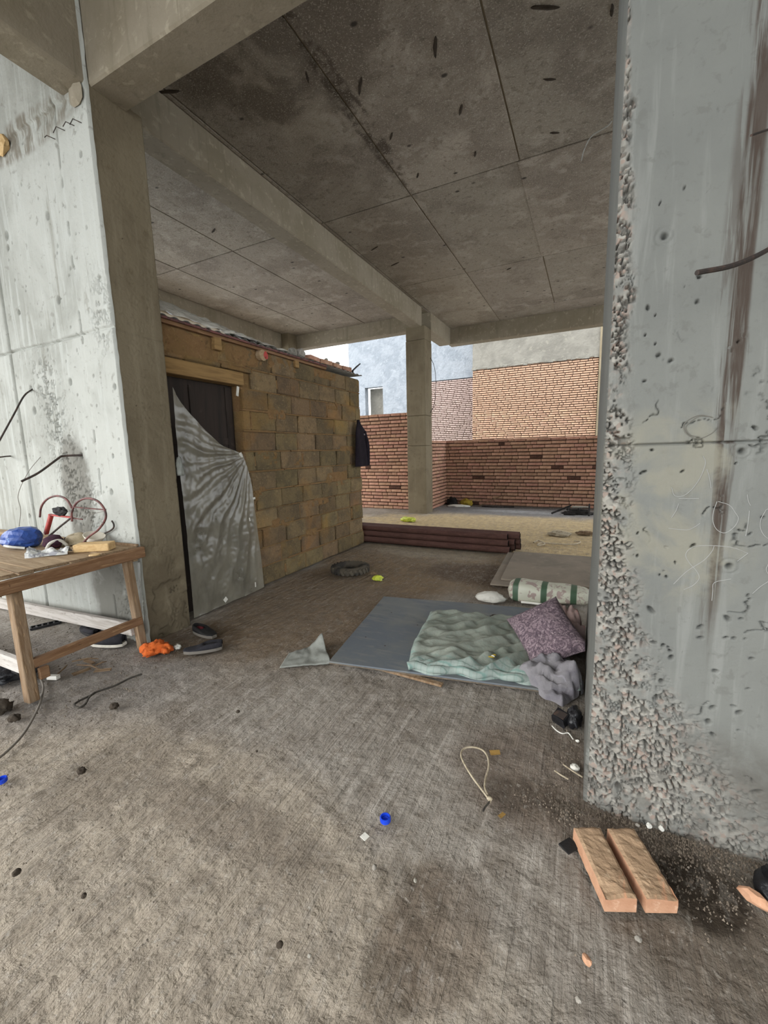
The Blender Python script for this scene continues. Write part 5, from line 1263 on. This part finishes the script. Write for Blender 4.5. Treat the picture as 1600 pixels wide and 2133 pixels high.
# ================================================================== NEAR FLOOR THINGS
def near_things():
    # two bricks
    for k, (c4, lab, mt) in enumerate((([(1193, 1725), (1258, 1865), (1328, 1863), (1255, 1722)], 'loose clay brick with bright orange side near the wall foot', 'brick_worn'),
                                   ([(1262, 1724), (1342, 1870), (1418, 1868), (1325, 1722)], 'worn clay brick with chipped end beside the other brick', 'brick_worn'))):
        P = [G(x, y, .056) for x, y in c4]; c = (P[0]+P[1]+P[2]+P[3])/4; d = (P[1]-P[0]+P[2]-P[3]); a = math.atan2(d.y, d.x)
        t = thing('loose_brick', lab, 'brick', (c.x, c.y, 0), 'pair of loose bricks on the floor')
        M = Matrix.Rotation(a, 3, 'Z'); L = .118; W = .047; rnd = random.Random(k+3)
        xs = np.linspace(-L, L, 25); ys_ = np.linspace(-W, W, 11); b = MB(); P = []
        def pt(x, y, z):
            e = .0035*mnoise.noise(Vector((x*40+k*9, y*40, z*40)))+.002*mnoise.noise(Vector((x*110, y*110, z*110+k)))
            return Vector((c.x, c.y, 0))+M @ Vector((x*(1+e*2), y*(1+e*8), z+(e if z > .02 else 0)))
        for x in xs:
            row = [pt(x, -W, 0.001), pt(x, -W*1.0, .025), pt(x, -W*.99, .047)]
            for y in ys_:
                ed = min(W-abs(y), L-abs(x)); z = .056-.006*math.exp(-ed/.004)-(.012*math.exp(-((x-.10)**2+(y-.035*(1 if k else -1))**2)/.0006))
                row.append(pt(x, y*.98, z))
            row += [pt(x, W*.99, .047), pt(x, W, .025), pt(x, W, .001)]; P.append(row)
        b.grid(P)
        n_ = len(P[0])
        b.add(P[0], [tuple(range(n_-1, -1, -1))]); b.add(P[-1], [tuple(range(n_))])
        o = b.build('clay_body', mt, t, False)
        o.data.materials.append(MATS['brick_raw'])
        for f in o.data.polygons:
            if abs(f.normal.z) < .5: f.material_index = 1
    q = G(1178, 1758, .004); tag(MB().cbox((q.x+.012, q.y-.002, .004), (.022, .028, .003), .001, .001, Matrix.Rotation(R(-38), 3, 'Z')).build('black_tile', 'black_rubber'), 'flat black scrap under the corner of the orange-sided brick', 'scrap')
    def chip(px, py, s_, mt, lab, k, nm='brick_chip', cat='brick chip', asp=(1, .7, .7), rz=0):
        q = G(px, py); return tag(MB().blob((q.x, q.y, s_*asp[2]*.5), (s_*asp[0], s_*asp[1], s_*asp[2]), k, .3, 1.5, 2, s_*asp[2]*.5, rz).build(nm, mt), lab, cat)
    chip(1222, 2003, .015, 'brick_raw', 'small orange brick chip alone on the bare floor', 2, rz=-.6)
    chip(1572, 1878, .038, 'brick_raw', 'bigger wedge of broken brick at the wall foot', 5, asp=(1.1, .45, .6), rz=R(-35))
    q = G(1598, 1845, .02); rag('dark_cloth', (q.x+.03, q.y, 0), (.05, .06, .035), 'black_plastic', 'dark plastic scrap at the wall foot by the brick wedge', 'scrap', 6, .3)
    for k, (px, py, s_, mt, lab) in enumerate(((1330, 1958, .010, 'stone', 'pale greenish pebble before the loose bricks'), (1352, 1722, .012, 'white_plastic', 'white pebble behind the chipped brick'), (1378, 1728, .011, 'white_plastic', 'round white pebble against the grey wall foot'), (1328, 1720, .008, 'stone', 'tiny stone behind the pair of bricks'),
                           (583, 1970, .011, 'dark_clod', 'dark pebble alone on pale dirt'), (780, 1808, .010, 'stone', 'brown pebble below the white tag'), (175, 1868, .010, 'dark_clod', 'dark crumb on the swept dirt'), (645, 1992, .006, 'stone', 'tiny pale pebble on the dirt'), (865, 1835, .007, 'stone', 'small grey pebble on the scraped floor'),
                           (535, 1566, .007, 'dark_clod', 'dark speck on the swept concrete'), (496, 1484, .012, 'dark_clod', 'small dark scrap before the felt strip'), (35, 1820, .014, 'dark_clod', 'long dark crumb on the brushed dirt'), (1205, 2085, .008, 'stone', 'grey pebble near the cracked dirt'))):
        chip(px, py, s_, mt, lab, k+30, 'pebble', 'pebble', (1, .8, .75), k)
    # blue bottle caps
    for k, (px, py, lab, up) in enumerate(((803, 1711, 'bright blue bottle cap lying open side up', 0), (4, 1630, 'blue bottle cap lying beside a dark crumb on the dirt', 1))):
        q = G(px, py); t = thing('bottle_cap', lab, 'bottle cap', (q.x, q.y, 0))
        MB().lathe([(.0001, .002), (.0175, .001), (.0195, .003), (.0195, .020), (.0165, .021), (.0160, .005), (.0001, .0045)], (q.x, q.y, 0), 28).build('shell', 'blue_plastic', t, False); sh = t.children[0]
        for j in range(24):
            a = 2*math.pi*j/24; MB().cbox((q.x+.0197*math.cos(a), q.y+.0197*math.sin(a), .012), (.0008, .0011, .0075), 0, 0, Matrix.Rotation(a, 3, 'Z')).build('rib', 'blue_plastic', sh)
        MB().lathe([(.0150, .004), (.0150, .008), (.0120, .008), (.0120, .0045)], (q.x, q.y, .0005), 24).build('liner', 'blue_plastic', t, True)
    q = G(760, 1743, .002); t = thing('white_tag', 'small white plastic tag with a punched hole on the floor', 'tag', (q.x, q.y, 0))
    Mt = Matrix.Rotation(R(-18), 3, 'Z'); b = MB(); W, H, r0 = .0125, .012, .002
    hc = Vector((-.006, .002)); ring = [Vector((hc.x+r0*math.cos(a), hc.y+r0*math.sin(a))) for a in [2*math.pi*i/8+math.pi/8 for i in range(8)]]
    outer = [Vector((W, 0)), Vector((W, H)), Vector((0, H)), Vector((-W, H)), Vector((-W, 0)), Vector((-W, -H)), Vector((0, -H)), Vector((W, -H))]
    ring = [Vector((hc.x+r0*math.cos(a), hc.y+r0*math.sin(a))) for a in [2*math.pi*i/8 for i in range(8)]]
    V = []
    for z in (.0015, .004):
        for p in ring+outer: V.append(Vector((q.x, q.y, z))+Mt @ Vector((p.x, p.y, 0)))
    F = [(16+i, 16+8+i, 16+8+(i+1) % 8, 16+(i+1) % 8) for i in range(8)]+[(8+i, 8+(i+1) % 8, 24+(i+1) % 8, 24+i) for i in range(8)]+[(i, 16+i, 16+(i+1) % 8, (i+1) % 8) for i in range(8)]
    MB().add(V, F).build('plate', 'white_plastic', t)
    # cable loop
    pts = [(1022, 1672), (1015, 1660), (1000, 1640), (985, 1620), (970, 1596), (961, 1576), (963, 1563), (973, 1557), (990, 1557), (1006, 1563), (1016, 1577), (1018, 1598), (1012, 1620), (1010, 1640), (1016, 1656)]
    t = thing('cord_loop', 'pale cord tied in a teardrop loop on the floor', 'cord', G(1000, 1615))
    MB().tube(catmull([G(x, y, .005) for x, y in pts], 5), .0042, 8).build('loop', 'rope_pale', t, True)
    q = G(1020, 1668); MB().blob((q.x, q.y, .009), (.012, .010, .009), 4, .2).build('knot', 'rope_pale', t, True)
    MB().tube([G(1020, 1670, .006), G(1010, 1682, .006), G(1006, 1690, .006)], .004, 6).build('tail', 'rope_dark', t)
    q = G(1031, 1570); tag(MB().cbox((q.x, q.y, .007), (.022, .012, .0015), .0005, .003, Matrix.Rotation(.5, 3, 'Z') @ Matrix.Rotation(.25, 3, 'X')).build('dry_leaf', 'dry_leaf'), 'dry yellow leaf beside the cord loop', 'leaf')
    q = G(1045, 1700); tag(MB().cbox((q.x, q.y, .005), (.014, .006, .0012), .0004, .002, Matrix.Rotation(1.1, 3, 'Z')).build('dry_leaf', 'dry_leaf'), 'small curled leaf below the cord loop', 'leaf')
    # black box debris by the wall end
    q = G(1168, 1506); t = thing('film_box', 'crushed dark foil box lying by the wall end', 'box', (q.x, q.y, 0))
    MB().cbox((q.x, q.y, .030), (.036, .030, .024), .004, .005, Matrix.Rotation(R(-30), 3, 'Z') @ Matrix.Rotation(R(18), 3, 'X')).build('carton', 'black_plastic', t)
    MB().cbox((q.x-.002, q.y-.010, .0535), (.028, .020, .0012), .0004, .001, Matrix.Rotation(R(-30), 3, 'Z') @ Matrix.Rotation(R(18), 3, 'X')).build('label_face', 'steel_dark', t)
    q = G(1202, 1508); rag('black_rag', (-.012, q.y+.005, 0), (.030, .055, .045), 'black_plastic', 'black plastic bag crumpled behind the foil box', 'bag', 21, .35)
    tag(MB().tube(catmull([G(1150, 1512, .003), G(1160, 1522, .003), G(1172, 1528, .003), G(1184, 1527, .003), G(1194, 1540, .003)], 5), .003, 6).build('white_string', 'white_plastic'), 'white string trailing from the foil box', 'string')
    for a, b, lab in (((1173, 1592), (1214, 1619), 'straight white stick near the wall end'), ((1155, 1605), (1184, 1623), 'yellowish stick beside the straight white one')):
        tag(MB().tube([G(*a, .006), G((a[0]+b[0])/2, (a[1]+b[1])/2+1, .007), G(*b, .006)], .0032, 6).build('white_stick', 'rope_pale'), lab, 'stick')
    q = G(1209, 1605); rag('paper_wad', (min(q.x-.01, .002), q.y, 0), (.016, .014, .012), 'paper', 'wad of striped paper against the wall end', 'paper', 22, .35)
    q = G(1197, 1535); chip(1203, 1545, .010, 'white_plastic', 'white crumb below the black plastic bag', 44, 'crumb', 'crumb')
    q = G(1192, 1463); chip(1188, 1478, .010, 'white_plastic', 'white crumb under the blanket edge', 45, 'crumb', 'crumb')
    # grit nobody could count
    rr = random.Random(31); b = MB()
    def dust(n, f, smin, smax):
        for _ in range(n):
            x, y = f(); s_ = rr.uniform(smin, smax); a = rr.uniform(0, 6.3)
            v = [Vector((x+s_*math.cos(a+k*2.09)*rr.uniform(.7, 1.2), y+s_*math.sin(a+k*2.09)*rr.uniform(.7, 1.2), -.004)) for k in range(3)]+[Vector((x, y, s_*rr.uniform(.5, 1.1)))]
            b.add(v, [(0, 1, 3), (1, 2, 3), (2, 0, 3)])
    dust(1500, lambda: (rr.gauss(.32, .22), 1.63-abs(rr.gauss(0, .06))), .001, .005)
    dust(400, lambda: (.02-abs(rr.gauss(0, .08)), rr.uniform(1.5, 2.3)), .001, .005)
    dust(700, lambda: (rr.uniform(-2.8, .6), rr.uniform(.45, 2.4)), .001, .0045)
    dust(350, lambda: (rr.uniform(-4.4, -2.3), rr.uniform(1.0, 1.85)), .002, .008)
    dust(260, lambda: (rr.uniform(-2.9, .0), rr.uniform(2.4, 5.4)), .002, .006)
    dust(300, lambda: (rr.gauss(.38, .10), rr.gauss(1.45, .07)), .001, .0045)
    o = tag(b.build('floor_grit', 'grit'), 'loose grit and crumbs of concrete scattered over the floor', 'grit'); o['kind'] = 'stuff'
near_things()
